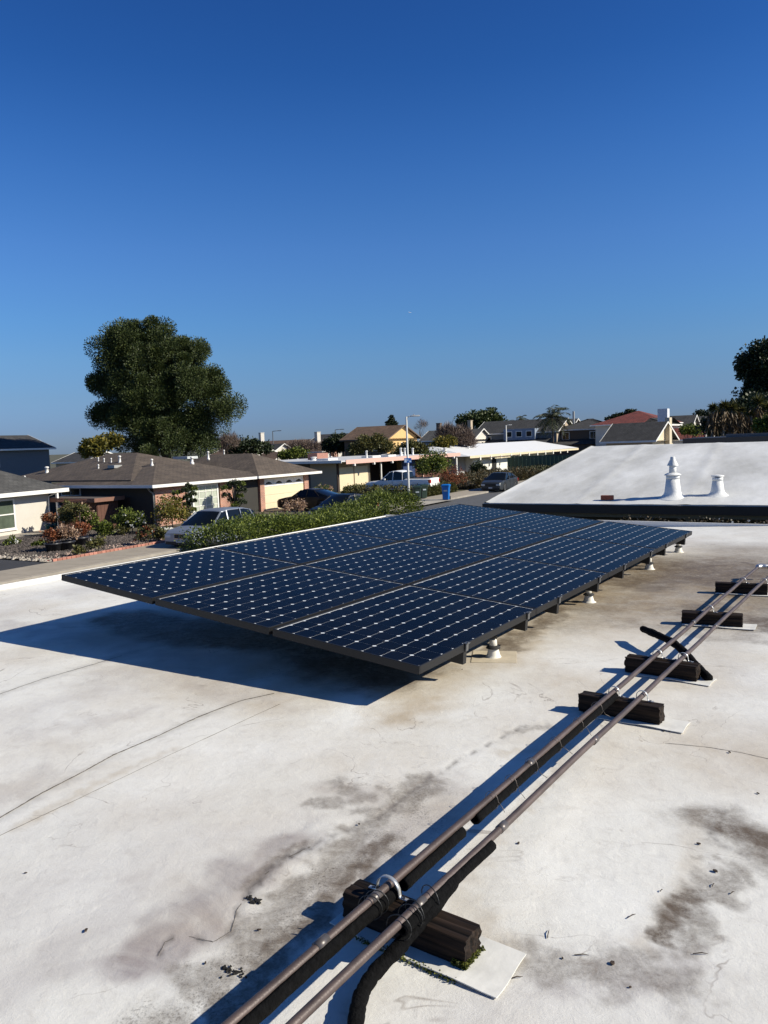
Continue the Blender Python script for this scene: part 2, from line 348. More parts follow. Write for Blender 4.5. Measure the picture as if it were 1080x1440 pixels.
    film = 1.0*band(X, Y, [(215, 1340), (290, 1270), (345, 1225), (400, 1185)], .17, 21, .5)
    film = np.maximum(film, .45*band(X, Y, [(20, 1390), (110, 1320), (180, 1260)], .2, 22, .6)); film = np.maximum(film, .5*band(X, Y, [(-40, 1140), (40, 1100), (60, 1090)], .16, 23, .6))
    film = np.maximum(film, .35*band(X, Y, [(40, 1030), (200, 1000)], .15, 24, .7)); film = np.maximum(film, .6*band(X, Y, [(780, 1400), (860, 1380), (920, 1360)], .12, 25, .6))
    film = np.maximum(film, .5*blob(X, Y, (470, 1110), (520, 1120), .1, 26)); film = np.maximum(film, .9*np.clip(fbm(X, Y, .8, 5, 90)-.5, 0, 1)*2.2)
    film = np.maximum(film, .55*band(X, Y, [(460, 1290), (560, 1180), (640, 1110)], .16, 27, .5)); film = np.maximum(film, .5*band(X, Y, [(0, 880), (150, 900), (300, 960), (380, 985)], .25, 28, .7))  # last band: film laid under the array to deepen the shade there
    tan = .8*band(X, Y, [(560, 1010), (620, 950), (720, 900), (800, 850), (850, 815)], .24, 31, .4); tan = np.maximum(tan, 1.0*band(X, Y, [(880, 830), (960, 815), (1080, 815)], 2.1, 32, .4)); tan = np.maximum(tan, .75*band(X, Y, [(600, 965), (680, 930), (760, 880)], .4, 38, .5))
    tan = np.maximum(tan, .45*band(X, Y, [(690, 1180), (640, 1250), (700, 1330)], .09, 33, .5)); tan = np.maximum(tan, .5*band(X, Y, [(700, 1060), (810, 1050), (760, 1110), (700, 1170)], .05, 34, .6))
    tan = np.maximum(tan, .5*band(X, Y, [(30, 1160), (150, 1095), (240, 1055)], .05, 35, .5)); tan = np.maximum(tan, .7*band(X, Y, [(400, 960), (520, 940), (600, 920)], .6, 36, .4))
    tan = np.maximum(tan, .35*band(X, Y, [(980, 1140), (965, 1240), (900, 1330)], .05, 37, .5)); tan = np.maximum(tan, .9*np.clip(fbm(X, Y, .9, 5, 93)-.5, 0, 1)*2)
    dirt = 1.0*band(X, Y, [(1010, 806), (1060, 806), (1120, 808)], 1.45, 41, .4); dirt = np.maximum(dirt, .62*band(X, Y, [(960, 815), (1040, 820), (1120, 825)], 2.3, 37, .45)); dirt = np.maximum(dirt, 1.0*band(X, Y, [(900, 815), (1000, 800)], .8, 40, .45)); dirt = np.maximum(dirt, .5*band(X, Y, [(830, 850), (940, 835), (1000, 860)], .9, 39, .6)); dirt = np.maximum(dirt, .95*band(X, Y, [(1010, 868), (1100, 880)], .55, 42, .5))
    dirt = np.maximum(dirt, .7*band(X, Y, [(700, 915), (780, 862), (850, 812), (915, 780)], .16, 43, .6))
    dirt = np.maximum(dirt, 1.0*blob(X, Y, (1030, 1165), (1075, 1185), .085, 44, .5)); dirt = np.maximum(dirt, .6*blob(X, Y, (1010, 1150), (1090, 1210), .17, 45, .5))
    dirt = np.maximum(dirt, .95*band(X, Y, [(928, 1318), (945, 1290), (970, 1255)], .05, 46, .6)); dirt = np.maximum(dirt, .55*band(X, Y, [(960, 1340), (985, 1270), (1020, 1225)], .09, 47, .7))
    dirt = np.maximum(dirt, .45*band(X, Y, [(760, 1350), (820, 1370), (900, 1360), (950, 1380)], .1, 48, .7)); dirt = np.maximum(dirt, .8*band(X, Y, [(300, 1440), (400, 1330), (470, 1255), (540, 1185)], .07, 49, .7))
    dirt = np.maximum(dirt, .5*band(X, Y, [(220, 1440), (330, 1340), (420, 1260), (520, 1160), (600, 1100)], .11, 50, .8)); dirt = np.maximum(dirt, .45*band(X, Y, [(470, 1100), (520, 1125), (440, 1130)], .06, 51, .7))
    dirt = np.maximum(dirt, 1.15*band(X, Y, [(180, 870), (300, 890), (420, 905), (540, 945)], .42, 52, .35)); dirt = np.maximum(dirt, .35*band(X, Y, [(720, 1030), (770, 1022)], .06, 53, .7))  # first band: dark stain under the array, strengthened to paint its deep shade
    dirt = np.maximum(dirt, .5*band(X, Y, [(345, 1250), (400, 1200), (430, 1187)], .035, 54, .6)); dirt = np.maximum(dirt, .6*blob(X, Y, (845, 770), (960, 765), .12, 55, .6))
    speck = np.maximum(band(X, Y, [(250, 1440), (400, 1310), (480, 1230), (560, 1175), (600, 1120)], .12, 61, .8), .6*dirt); speck = np.maximum(speck, .9*band(X, Y, [(320, 1362), (350, 1362), (380, 1345)], .025, 62, .5))
    ht = .006*(fbm(X, Y, 1.1, 3, 70)-.5)+.0035*(fbm(X, Y, 4, 3, 71)-.5)+.018*np.exp(-((Tg+.95+.05*np.sin(Sg))/.16)**2)*0
    ht = ht-.004*crease+.004*band(X, Y, [(240, 1300), (345, 1240), (460, 1170)], .12, 72, .4)
    ht = ht+.003*band(X, Y, [(830, 1060), (700, 1280)], .1, 73, .2)
    ht = ht+.075*np.clip((Sg-10.9)/1.0, 0, 1)**1.5*np.clip((Tg+3)/2, 0, 1)
    ht = ht+.02*np.clip((own_left+.35-Tg)/.3, 0, 1)
    n1, n2 = Sg.shape; V = np.stack([X, Y, ht], -1).reshape(-1, 3)
    i = np.arange(n1-1)[:, None]*n2+np.arange(n2-1)[None]; Q = np.stack([i, i+n2, i+n2+1, i+1], -1).reshape(-1, 4)[:, ::-1]
    me = bpy.data.meshes.new('roof'); me.vertices.add(len(V)); me.vertices.foreach_set('co', V.astype(np.float32).ravel())
    me.loops.add(Q.size); me.loops.foreach_set('vertex_index', Q.astype(np.int32).ravel()); me.polygons.add(len(Q)); me.polygons.foreach_set('loop_start', np.arange(0, Q.size, 4, dtype=np.int32))
    me.polygons.foreach_set('use_smooth', np.ones(len(Q), bool)); me.update(calc_edges=True); me.materials.append(m)
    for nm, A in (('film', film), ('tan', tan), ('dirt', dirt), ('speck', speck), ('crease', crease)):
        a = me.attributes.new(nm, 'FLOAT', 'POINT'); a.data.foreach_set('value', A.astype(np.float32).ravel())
    root = empty('own_house', rt(0, 0, G), 0, 'house whose flat stained white roof fills the foreground under the solar panels', 'house')
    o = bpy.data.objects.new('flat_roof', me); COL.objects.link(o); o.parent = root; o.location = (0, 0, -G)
    def wv(mb, pts): mb
    wl = pm('own_house_wall', (.30, .27, .22), .85)
    mb = MB(); V8 = []
    for z in (0, -G-.16):
        for s_, t_ in ((-6, own_left+.45), (11.6, own_left+.45), (11.6, 9), (-6, 9)): p = rt(s_, t_); V8.append((p.x, p.y, z))
    mesh('wall', V8, [(0, 3, 2, 1), (4, 5, 6, 7), (0, 1, 5, 4), (1, 2, 6, 5), (2, 3, 7, 6), (3, 0, 4, 7)], wl, root)
    fb = MB()
    for a_, b_ in (((-6, own_left-.02), (12.05, own_left-.02)), ((-6, own_left-.02), (-6, 9))):
        fb.obox(rt(*a_, -G-.09+.06), rt(*b_, -G-.09+.06), .03, .2)
    fb.obox(rt(12.07, own_left-.02, -G-.09+.075), rt(12.07, 9, -G-.09+.075), .03, .2)
    fb.build('fascia', white_paint, root)
    seam = pm('seam_dirt', (.11, .095, .08), .9, var=.4, scale=20)
    for pts, w_ in (([(-60, 1207), (0, 1175.5), (100, 1128), (250, 1057), (405, 985)], .0035), ([(935, 1045), (995, 1051), (1040, 1058), (1110, 1074)], .0035), ([(-60, 1180), (0, 1150), (60, 1115), (120, 1084), (160, 1062), (195, 1047), (225, 1034), (280, 1008), (340, 985), (390, 974)], .008), ([(-20, 990), (0, 976), (60, 955), (130, 935), (175, 921)], .006), ([(222, 1345), (232, 1325), (255, 1315), (300, 1325), (325, 1310), (333, 1280), (345, 1262)], .0022), ([(372, 1230), (400, 1208), (438, 1190), (470, 1174)], .004)):
        if not w_: continue
        P = [at(px, py, 0) for px, py in pts]; Pn = []
        for a_, b_ in zip(P[:-1], P[1:]):
            for k in range(12): q = a_.lerp(b_, k/12); Pn.append(q+Vector((random.uniform(-1, 1), random.uniform(-1, 1), 0))*.0012)
        V = []; Fc = []
        for k, p in enumerate(Pn):
            d = (Pn[min(k+1, len(Pn)-1)]-Pn[max(k-1, 0)]).normalized(); n_ = Vector((-d.y, d.x, 0))*w_/2*random.uniform(.6, 1.2)
            V += [(p+n_), (p-n_)]
            if k: Fc.append((2*k-2, 2*k-1, 2*k+1, 2*k))
        V = [(v.x, v.y, -G+hz(v.x, v.y)+.0012) for v in V]; mesh('seam', V, Fc, seam, root)
    return root
def hz(x, y):
    X = np.array([x]); Y = np.array([y]); return float((.006*(fbm(X, Y, 1.1, 3, 70)-.5)+.0035*(fbm(X, Y, 4, 3, 71)-.5))[0])
own = own_roof()

# ================================================================== SOLAR ARRAY
AU = Vector((.82278, -.56159, -.08748)).normalized(); AV = Vector((.56389, .82584, .00195)); AV = (AV-AV.dot(AU)*AU).normalized(); AN = AU.cross(AV)
A0 = Vector((-2.4707, 5.812, -.90991+HC))
AM = Matrix((AU, AV, AN)).transposed().to_4x4(); AM.translation = A0
PW, PL, GAP = 1.046, 1.559, .03
frame_m = pm('black_anodised_frame', (.009, .009, .010), .5, var=.15, scale=5, metal=.0, spec=.35)
cell_m = pm('solar_cell', (.0009, .0020, .0055), .5, var=.2, scale=2.5, spec=.03, obj_rand=.22)
back_m = pm('backsheet', (.66, .68, .70), .5, var=.04)
def glass_mat():
    m, t, b = nodes('panel_glass'); L = t.links; t.nodes.remove(b)
    tr = t.nodes.new('ShaderNodeBsdfTransparent'); gl = t.nodes.new('ShaderNodeBsdfGlossy'); gl.inputs['Roughness'].default_value = .06
    lw = t.nodes.new('ShaderNodeLayerWeight'); lw.inputs[0].default_value = .5; pw = t.nodes.new('ShaderNodeMath'); pw.operation = 'POWER'; pw.inputs[1].default_value = 7; L.new(lw.outputs['Facing'], pw.inputs[0])
    fr = t.nodes.new('ShaderNodeMath'); fr.operation = 'MULTIPLY_ADD'; fr.inputs[1].default_value = .48; fr.inputs[2].default_value = .004; L.new(pw.outputs[0], fr.inputs[0])
    n = t.nodes.new('ShaderNodeTexNoise'); n.inputs['Scale'].default_value = 2; n.inputs['Detail'].default_value = 5; tc = t.nodes.new('ShaderNodeTexCoord'); L.new(tc.outputs['Object'], n.inputs[0])
    df = t.nodes.new('ShaderNodeBsdfDiffuse'); df.inputs[0].default_value = (.45, .43, .40, 1)
    mr = t.nodes.new('ShaderNodeMapRange'); mr.inputs[1].default_value = .35; mr.inputs[2].default_value = .8; mr.inputs[3].default_value = .001; mr.inputs[4].default_value = .010; L.new(n.outputs[0], mr.inputs[0])
    m1 = t.nodes.new('ShaderNodeMixShader'); L.new(fr.outputs[0], m1.inputs[0]); L.new(tr.outputs[0], m1.inputs[1]); L.new(gl.outputs[0], m1.inputs[2])
    m2 = t.nodes.new('ShaderNodeMixShader'); L.new(mr.outputs[0], m2.inputs[0]); L.new(m1.outputs[0], m2.inputs[1]); L.new(df.outputs[0], m2.inputs[2])
    L.new(m2.outputs[0], t.nodes['Material Output'].inputs[0]); return m
panel_glass = glass_mat()
def make_panel():
    root = empty('solar_panel')
    lip = .011; H = .046
    fr = MB()
    for x0, x1, y0, y1 in ((0, PW, 0, lip), (0, PW, PL-lip, PL), (0, lip, lip, PL-lip), (PW-lip, PW, lip, PL-lip)): fr.box(x0, x1, y0, y1, -H, 0)
    o = fr.build('frame', frame_m, root); bevel(o, .0012, 1)
    MB().box(lip, PW-lip, lip, PL-lip, -.009, -.0056).build('backsheet', back_m, root)
    MB().box(lip, PW-lip, lip, PL-lip, -.014, -.0095).build('bounce_block_sheet', pm('black_bounce_block', (.012, .012, .013), .7), root)  # black sheet added to stop bounce and darken the space under the array
    pt = .1268; cx0 = (PW-8*pt)/2+.003; cy0 = (PL-12*pt)/2; c = .0130; g = .0015; a = pt/2-g
    pl = [(-a+c, -a), (a-c, -a), (a, -a+c), (a, a-c), (a-c, a), (-a+c, a), (-a, a-c), (-a, -a+c)]
    V = [(x, y, 0) for x, y in pl]+[(x, y, .0008) for x, y in pl]
    cm = mesh('cell', V, [tuple(range(8))[::-1], tuple(range(8, 16))]+[(i, (i+1) % 8, (i+1) % 8+8, i+8) for i in range(8)], cell_m, root)
    first = True
    for i in range(8):
        for j in range(12):
            p = (cx0+(i+.5)*pt, cy0+(j+.5)*pt, -.0055)
            if first: cm.location = p; first = False
            else: share('cell', cm.data, root, p)
    mesh('glass', [(lip+.001, lip+.001, -.003), (PW-lip-.001, lip+.001, -.003), (PW-lip-.001, PL-lip-.001, -.003), (lip+.001, PL-lip-.001, -.003)], [(0, 1, 2, 3)], panel_glass, root)
    return root
def copy_tree(o, parent=None):
    c = o.copy(); COL.objects.link(c); c.parent = parent
    for ch in list(o.children): copy_tree(ch, c)
    return c
proto = make_panel()
rown = ['strip nearest the pipes', 'middle strip of the array', 'strip nearest the hedge']
posn = ['first', 'second', 'third', 'fourth']
k = 0
for i in range(3):
    for j in range(4):
        p = proto if k == 0 else copy_tree(proto); k += 1
        p.matrix_world = AM @ Matrix.Translation((i*(PW+GAP), j*(PL+.004), random.uniform(-.0006, .0006)))
        tag(p, 'dark blue solar panel, %s from the near end, %s' % (posn[j], rown[2-i]), 'solar panel', 'solar panels tilted over the white roof')
black_metal = pm('black_steel', (.018, .018, .018), .55, var=.3, scale=12)
grey_metal = pm('dull_aluminium', (.17, .17, .17), .45, var=.2, scale=12, metal=.6)
rub = pm('black_rubber', (.02, .02, .02), .8, var=.3, scale=20)
flash_m = pm('white_flashing', (.70, .66, .57), .6, var=.15, scale=14, bump=.001)
pipe_black = rub
UE = 3*PW+2*GAP
def v_of(px, py):      # along-edge position of something seen at the right edge of the array
    best = None
    for q in range(0, 640):
        w_ = A0+AU*UE+AV*(q*.01)-AN*.05; d = w_-Vector((0, 0, HC)); Z = d.dot(_f); x = 540+F*d.dot(_r)/Z
        if best is None or abs(x-px) < best[0]: best = (abs(x-px), q*.01)
    return best[1]
rv = [v_of(x, 0) for x in (655, 741, 785, 842, 877, 914.5, 936, 964)]
nms = ['first', 'second', 'third', 'fourth', 'fifth', 'sixth', 'seventh', 'eighth']
rail_m = pm('black_anodised_rail', (.008, .008, .009), .5, var=.2, scale=10)
for q, v in enumerate(rv):
    root = empty('mounting_rail', label='black mounting rail under the panel edge, %s from the near corner' % nms[q], cat='rail', group='rails carrying the solar panels')
    root.matrix_world = AM @ Matrix.Translation((0, v, 0))
    MB().box(-.01, UE-.002, -.02, .02, -.125, -.048).build('rail_bar', rail_m, root)
    c = MB().box(UE+.002, UE+.012, -.014, .014, -.044, .003).box(UE-.008, UE+.02, -.02, .02, .0015, .006).build('end_clamp', grey_metal, root); bevel(c, .0015, 1)
    MB().lathe([(.006, 0), (.006, .012)], 8, (UE+.012, 0, -.0)).build('bolt', grey_metal, root)
# roof mounts: flashed cones with collars
posts = [P2(694, 924), P2(828, 846.5), P2(913, 800.5)]
last = A0+AU*(UE-.13)+AV*6.12; posts.append((last.x, last.y))
lbl = ['white flashed roof mount with a dark collar under the near panel corner', 'white flashed roof mount, second along the panel edge, beside the tan stain', 'white flashed roof mount, third along the panel edge, on the brown dirt', 'white flashed roof mount under the far panel corner']
def roof_mount(x, y, label, patch=False):
    u_ = (Vector((x, y, 0))-A0).dot(Vector((AU.x, AU.y, 0)).normalized()); zt = A0.z-.0875*u_-.10
    r_ = empty('roof_mount', (x, y, .0), random.uniform(0, 3), label, 'roof mount', 'mounts holding the solar array')
    o = MB().lathe([(.075, -.004), (.05, .004), (.042, .02), (.031, .066), (.029, .07)], 24).build('cone', flash_m, r_, True)
    if True:
        MB().lathe([(.026, .06), (.024, .115), (.018, .12)], 16).build('pipe_boot', flash_m, r_, True)
        MB().lathe([(.03, .066), (.048, .062), (.046, .068), (.028, .08)], 20).build('storm_collar', rub, r_, True)
    MB().lathe([(.014, .11), (.014, max(zt, .13))], 12).build('post', black_metal, r_, True)
    MB().box(-.025, .025, -.022, .022, max(zt-.012, .118), max(zt, .128)).build('bracket', black_metal, r_)
    if patch:
        V = [(-.17, -.17, .004), (.17, -.17, .004), (.17, .17, .004), (-.17, .17, .004)]; r_.rotation_euler = (0, 0, R(-10))
        o = MB().box(-.14, .15, -.14, .14, .001, .0035).build('flashing_patch', pm('patch_membrane', (.50, .43, .32), .8, var=.2, scale=8), r_); bevel(o, .002, 1)
for q, (x, y) in enumerate(posts): roof_mount(x, y, lbl[q], q == 0)
for u_ in (1.9, .35):
    for q, v_ in enumerate((2.4, 3.7, 4.9, 6.0)):
        p = A0+AU*u_+AV*v_; roof_mount(p.x, p.y, 'shaded white roof mount under the %s of the array, %s from the near end' % ('middle' if u_ > 1 else 'raised side', nms[q]))

# ================================================================== PIPES, SLEEPERS, FOAM
wood = None
def sleeper_mat():
    m, t, b = nodes('creosoted_wood'); L = t.links; b.inputs['Roughness'].default_value = .75
    tc = t.nodes.new('ShaderNodeTexCoord'); mp = t.nodes.new('ShaderNodeMapping'); mp.inputs['Scale'].default_value = (3, 60, 60); L.new(tc.outputs['Object'], mp.inputs[0])
    n = t.nodes.new('ShaderNodeTexNoise'); n.inputs['Scale'].default_value = 1.2; n.inputs['Detail'].default_value = 6; L.new(mp.outputs[0], n.inputs['Vector'])
    cr = t.nodes.new('ShaderNodeValToRGB'); e = cr.color_ramp.elements; e[0].position = .35; e[1].position = .7; e[0].color = (.0025, .0018, .0015, 1); e[1].color = (.034, .021, .014, 1); b.inputs['Specular IOR Level'].default_value = .2
    L.new(n.outputs[0], cr.inputs[0]); L.new(cr.outputs[0], b.inputs['Base Color'])
    bp = t.nodes.new('ShaderNodeBump'); bp.inputs['Distance'].default_value = .004; L.new(n.outputs[0], bp.inputs['Height']); L.new(bp.outputs[0], b.inputs['Normal']); return m
wood = sleeper_mat()
pad_m = pm('white_pad', (.68, .665, .62), .65, var=.16, scale=9, bump=.002, bscale=18)
moss = pm('moss', (.085, .10, .02), .95, var=.5, scale=60, bump=.004)
def sleeper(c, ax, ln, w_, h_, label, pad=None, seed=0):     # c: near right bottom corner; ax: direction of its length
    rs = random.Random(seed); a = Vector((ax.x, ax.y, 0)).normalized(); n_ = Vector((-a.y, a.x, 0))   # n_: away from the camera
    root = empty('sleeper_block', (c.x, c.y, .006), math.atan2(a.y, a.x), label, 'wood block', 'wooden blocks carrying the pipes')
    # local x to the right end, local y away; block fills x -ln..0, y 0..w_
    NX, NY, NZ = 26, 7, 7; bm = bmesh.new(); bmesh.ops.create_cube(bm, size=1)
    bmesh.ops.subdivide_edges(bm, edges=bm.edges[:], cuts=7, use_grid_fill=True)
    gr = {}
    for v in bm.verts:
        x, y, z = v.co; sx = min(1, .5-abs(x)+1e-6)
        ky = round(y*20); kz = round(z*20); key = (ky, kz)
        if key not in gr: gr[key] = rs.uniform(-1, 1)
        edge = (abs(y) > .49)+(abs(z) > .49)
        q = .0035*gr[key]
        r_ = .05 if edge == 2 else 0
        yy = y*w_*(1-r_)+ (q if abs(y) > .49 else 0)+rs.uniform(-.0008, .0008); zz = z*h_*(1-r_)+(q if abs(z) > .49 else 0)+rs.uniform(-.0008, .0008)
        v.co = (x*ln-ln/2+(rs.uniform(-.004, .004) if abs(x) > .49 else 0), yy+w_/2, zz+h_/2)
    me = bpy.data.meshes.new('timber'); bm.to_mesh(me); bm.free(); me.materials.append(wood); o = bpy.data.objects.new('timber', me); COL.objects.link(o); o.parent = root; autosmooth(o, 25)
    if pad:
        x0, x1, y0, y1 = pad; V = []; N = 14
        for i in range(N+1):
            for j in range(N+1):
                u_ = i/N; v_ = j/N; e_ = max(abs(u_-.5), abs(v_-.5))*2
                cu = .007*max(0, (u_-.6)/.4)*(max(0, (v_-.1)/.9))*(seed == 1) + .004*math.sin(u_*9+seed)*e_
                V.append((x0+(x1-x0)*u_+.004*math.sin(v_*4+seed), y0+(y1-y0)*v_+.004*math.sin(u_*4+seed*2), .001+max(0, cu)))
        Fc = [(i*(N+1)+j, (i+1)*(N+1)+j, (i+1)*(N+1)+j+1, i*(N+1)+j+1) for i in range(N) for j in range(N)]
        o = mesh('pad', V, Fc, pad_m, root, False); md = o.modifiers.new('solid', 'SOLIDIFY'); md.thickness = .003; md.offset = 0
    return root
def ends(l, r_, z=0): a = at(*l, z); b = at(*r_, z); return a, b
BW = .089
AX = azd(125)
ax1 = azd(126)
c1 = at(655, 1364, .006)
blk = [(c1, ax1, .42, 'nearest dark wooden block on a curled white pad, its end edged with moss', (-.44, .115, -.05, .14))]
for (l, r_, lab, pad) in (((822, 1003), (927, 1023), 'weathered black wooden block under both pipes, second from the camera', (-.36, .115, -.04, .12)),
                     ((884, 946), (979, 961), 'black wooden block with a curved foam piece leaning at its right end', (-.36, .08, -.035, .12)),
                     ((961, 881), (1044, 884), 'black wooden block on a white strip of pad beside the brown stain', (-.40, .09, -.045, .13)),
                     ((1010, 836.5), (1079, 838.5), 'farthest black wooden block on the brown dirt below the pipe elbow', (-.40, .06, -.04, .12))):
    a, b = ends(l, r_); blk.append((b, (AX+(b-a).normalized())/2, .41, lab, pad))
for q, (c, ax, ln, lab, pad) in enumerate(blk): sleeper(c, ax, ln, BW if q else .085, BW if q else .082, lab, pad, q+1)
# moss at the nearest block
mr_ = empty('moss_patch', (c1.x, c1.y, .004), math.atan2(ax1.y, ax1.x), 'green moss at the foot of the nearest wooden block', 'moss')
Pm = np.stack([rng.uniform(-.04, .004, 500), rng.uniform(-.004, .09, 500), rng.uniform(0, .022, 500)], 1); Pm[:250, 1] = rng.uniform(-.008, .0, 250); Pm[250:, 0] = rng.uniform(.0, .006, 250)
Pm2 = np.stack([rng.uniform(-.33, .0, 260), rng.uniform(-.06, -.045, 260), rng.uniform(-.003, .006, 260)], 1)
fast('moss_tufts', leaves(np.concatenate([Pm, Pm2]), rng.normal(size=(760, 3))+np.array([0, -.3, .5]), .008, .004), 4, leafm('moss_leaf', (.10, .115, .02)), mr_)['kind'] = 'stuff'
# the two pipes
ZP = .122
def line_pts(pts, z): return [at(px, py, z) for px, py in pts]
p1 = line_pts([(250, 1512), (540, 1249), (1067, 797)], ZP); p2 = line_pts([(352, 1512), (600, 1263), (1086, 801)], ZP)
def fitline(pts, ex0=0, ex1=0):
    A = np.array([(p.x, p.y) for p in pts]); c = A.mean(0); u_, s_, vt = np.linalg.svd(A-c); d = vt[0]*(1 if vt[0][1] > 0 else -1); t_ = (A-c)@d
    a = c+d*(t_.min()-ex0); b = c+d*(t_.max()+ex1); return Vector((*a, ZP)), Vector((*b, ZP)), Vector((*d, 0))
P1 = fitline(line_pts([(430, 1351), (540, 1249), (600, 1196), (670, 1135), (856, 980), (915, 930), (997, 857), (1034, 824), (1066, 797)], ZP), 1.2, 0)
P2l = fitline(line_pts([(480, 1382), (560, 1302), (640, 1222), (700, 1165), (800, 1070), (896, 986), (952, 935), (1062, 828)], ZP), 1.2, .9)
def pipe_mat():
    m = pm('weathered_pipe', (.085, .062, .056), .5, var=.45, scale=7, metal=.2, bump=.0008, bscale=160, stretch=(1, 1, 1)); return m
pipe_m = pipe_mat(); fitting_m = pm('galvanised_strap', (.62, .62, .60), .32, var=.15, scale=20, metal=.7); foam_m = pm('black_foam', (.0042, .0042, .0045), .95, var=.6, scale=60, bump=.006, bscale=110, spec=.1)
tie_m = pm('wire_tie', (.20, .17, .15), .5, metal=.5); tape_m = pm('foil_tape', (.6, .6, .6), .3, var=.2, scale=40, metal=.8, bump=.004)
PR = .0128
def onl(P, s): return P[0].lerp(P[1], s)
def s_at(P, px):      # parameter where line P crosses picture column px
    lo, hi = 0, 1
    for _ in range(40):
        mid = (lo+hi)/2; d = onl(P, mid)-Vector((0, 0, HC)); Z = d.dot(_f); x = 540+F*d.dot(_r)/Z
        if Z < 0 or x < px: lo = mid
        else: hi = mid
    return lo
for P, lab, nm in ((P1, 'long brown pipe on the left of the pair, running over the wooden blocks', 'l'), (P2l, 'long brown pipe on the right of the pair, running over the wooden blocks', 'r')):
    root = empty('pipe', P[0], 0, lab, 'pipe', 'pair of roof pipes')
    n = 60; rs = random.Random(nm); D = P[1]-P[0]
    pts = [D*(i/n)+Vector((0, 0, .002*math.sin(i*.6+(nm == 'r'))-.0015*math.sin(i*.23))) for i in range(n+1)]
    MB().tube(pts, PR, 14).build('tube', pipe_m, root, True)
    for px in ((452, 527, 745, 975) if nm == 'l' else (590, 706, 836, 1006)):
        s = s_at(P, px); c = MB().tube([D*s-P[2]*.022, D*s+P[2]*.022], PR+.0022, 14).build('coupling', pm('solder_coupling', (.12, .105, .10), .4, metal=.4), root, True)
    if nm == 'l':   # taped elbow and dark return pipe at the far end
        e = D*1.0; r90 = Vector((P[2].y, -P[2].x, 0))
        arc = [e-P[2]*.03, e, e+P[2]*.035+r90*.012, e+P[2]*.045+r90*.04, e+P[2]*.045+r90*.085]
        o = MB().tube(arc, [.02, .024, .026, .023, .02], 12).build('elbow', tape_m, root, True)
        MB().tube([e+P[2]*.045+r90*.08, e+P[2]*.045+r90*.115], .022, 12).build('tape_end', foam_m, root, True)
    
# foam sleeves: split tubes hugging the pipe from below
def sleeve(P, s0, s1, label, off=(.012, -.020), r=.024, seed=0, cat='foam sleeve'):
    D = P[1]-P[0]; r90 = Vector((P[2].y, -P[2].x, 0)); a = P[0]+D*s0; root = empty('foam_sleeve', a, 0, label, cat, 'black foam sleeves on the pipes')
    L_ = D.length*(s1-s0); n = max(8, int(L_/.02)); V = []; Fc = []; rs = random.Random(seed); K = 16
    for i in range(n+1):
        c = P[2]*(L_*i/n)+r90*(off[0]+.0018*math.sin(i*.11+seed))+Vector((0, 0, off[1]+.0015*math.sin(i*.13)))
        for side, rr in ((0, r), (1, r*.62)):
            for j in range(K+1):
                ang = R(125+seed*7)+(R(300)*j/K); q = rr*(1+rs.uniform(-.05, .05))
                V.append(c+r90*(q*math.cos(ang))+Vector((0, 0, q*math.sin(ang))))
    M_ = 2*(K+1)
    for i in range(n):
        for j in range(K):
            a_ = i*M_+j; Fc.append((a_, a_+1, a_+1+M_, a_+M_)); b_ = a_+K+1; Fc.append((b_, b_+M_, b_+1+M_, b_+1))
        for j in (0, K): a_ = i*M_+j; b_ = a_+K+1; Fc.append((a_, a_+M_, b_+M_, b_) if j == 0 else (a_, b_, b_+M_, a_+M_))
    for i in (0, n):
        for j in range(K): a_ = i*M_+j; b_ = a_+K+1; Fc.append((a_, b_, b_+1, a_+1) if i == 0 else (a_, a_+1, b_+1, b_))
    mesh('foam', V, Fc, foam_m, root, True); return root
sleeve(P1, s_at(P1, 664), s_at(P1, 862), 'black foam sleeve hanging under the left pipe, tied with wires, before the second block', (.008, -.018), .020, 1)
sleeve(P1, s_at(P1, 560), s_at(P1, 644), 'short black foam sleeve under the left pipe just beyond the nearest block', (.014, -.019), .020, 2)
sleeve(P1, .0, s_at(P1, 552), 'long black foam sleeve under the left pipe in front of the nearest block', (.014, -.020), .020, 3)
sleeve(P2l, s_at(P2l, 560), s_at(P2l, 686), 'black foam sleeve around the right pipe where it crosses the nearest block', (.013, -.012), .0175, 4)
sleeve(P2l, s_at(P2l, 545), s_at(P2l, 640), 'second strand of black foam sleeve above the nearest block, left of the right pipe', (-.012, -.015), .014, 5)
def wire(P, px, label, rr=.020, tail=True, mat=tie_m, th=.0011, off=(.004, -.010), rx=.030):
    D = P[1]-P[0]; s = s_at(P, px); c = P[0]+D*s; r90 = Vector((P[2].y, -P[2].x, 0)); root = empty('wire_tie', c, 0, label, 'wire tie', 'ties holding the foam to the pipes')
    rs = random.Random(px); sl_ = rs.uniform(-.35, .35)
    pts = [r90*(off[0]+rr*math.cos(a))+Vector((0, 0, off[1]+rx*math.sin(a)))+P[2]*(sl_*rr*math.cos(a)) for a in [2*math.pi*i/22 for i in range(22)]]
    MB().tube(pts, th, 6, True).build('loop', mat, root, True)
    if tail:
        q = r90*(off[0]+rr)+Vector((0, 0, off[1])); MB().tube([q, q+r90*.015+P[2]*rs.uniform(-.02, .02)-Vector((0, 0, .015)), q+r90*rs.uniform(.02, .05)+P[2]*rs.uniform(-.04, .01)-Vector((0, 0, .03))], th, 6).build('loose_end', mat, root, True)
for px, lab in ((690, 'wire tie near the lower end of the foam on the left pipe'), (717, 'wire tie, second up the foam on the left pipe'), (746, 'wire tie, third up the foam on the left pipe'), (780, 'wire tie, fourth up the foam on the left pipe'), (812, 'wire tie, fifth up the foam on the left pipe'), (838, 'wire tie on the left pipe just in front of the second block')):
    wire(P1, px, lab, .028, True, rx=.034)
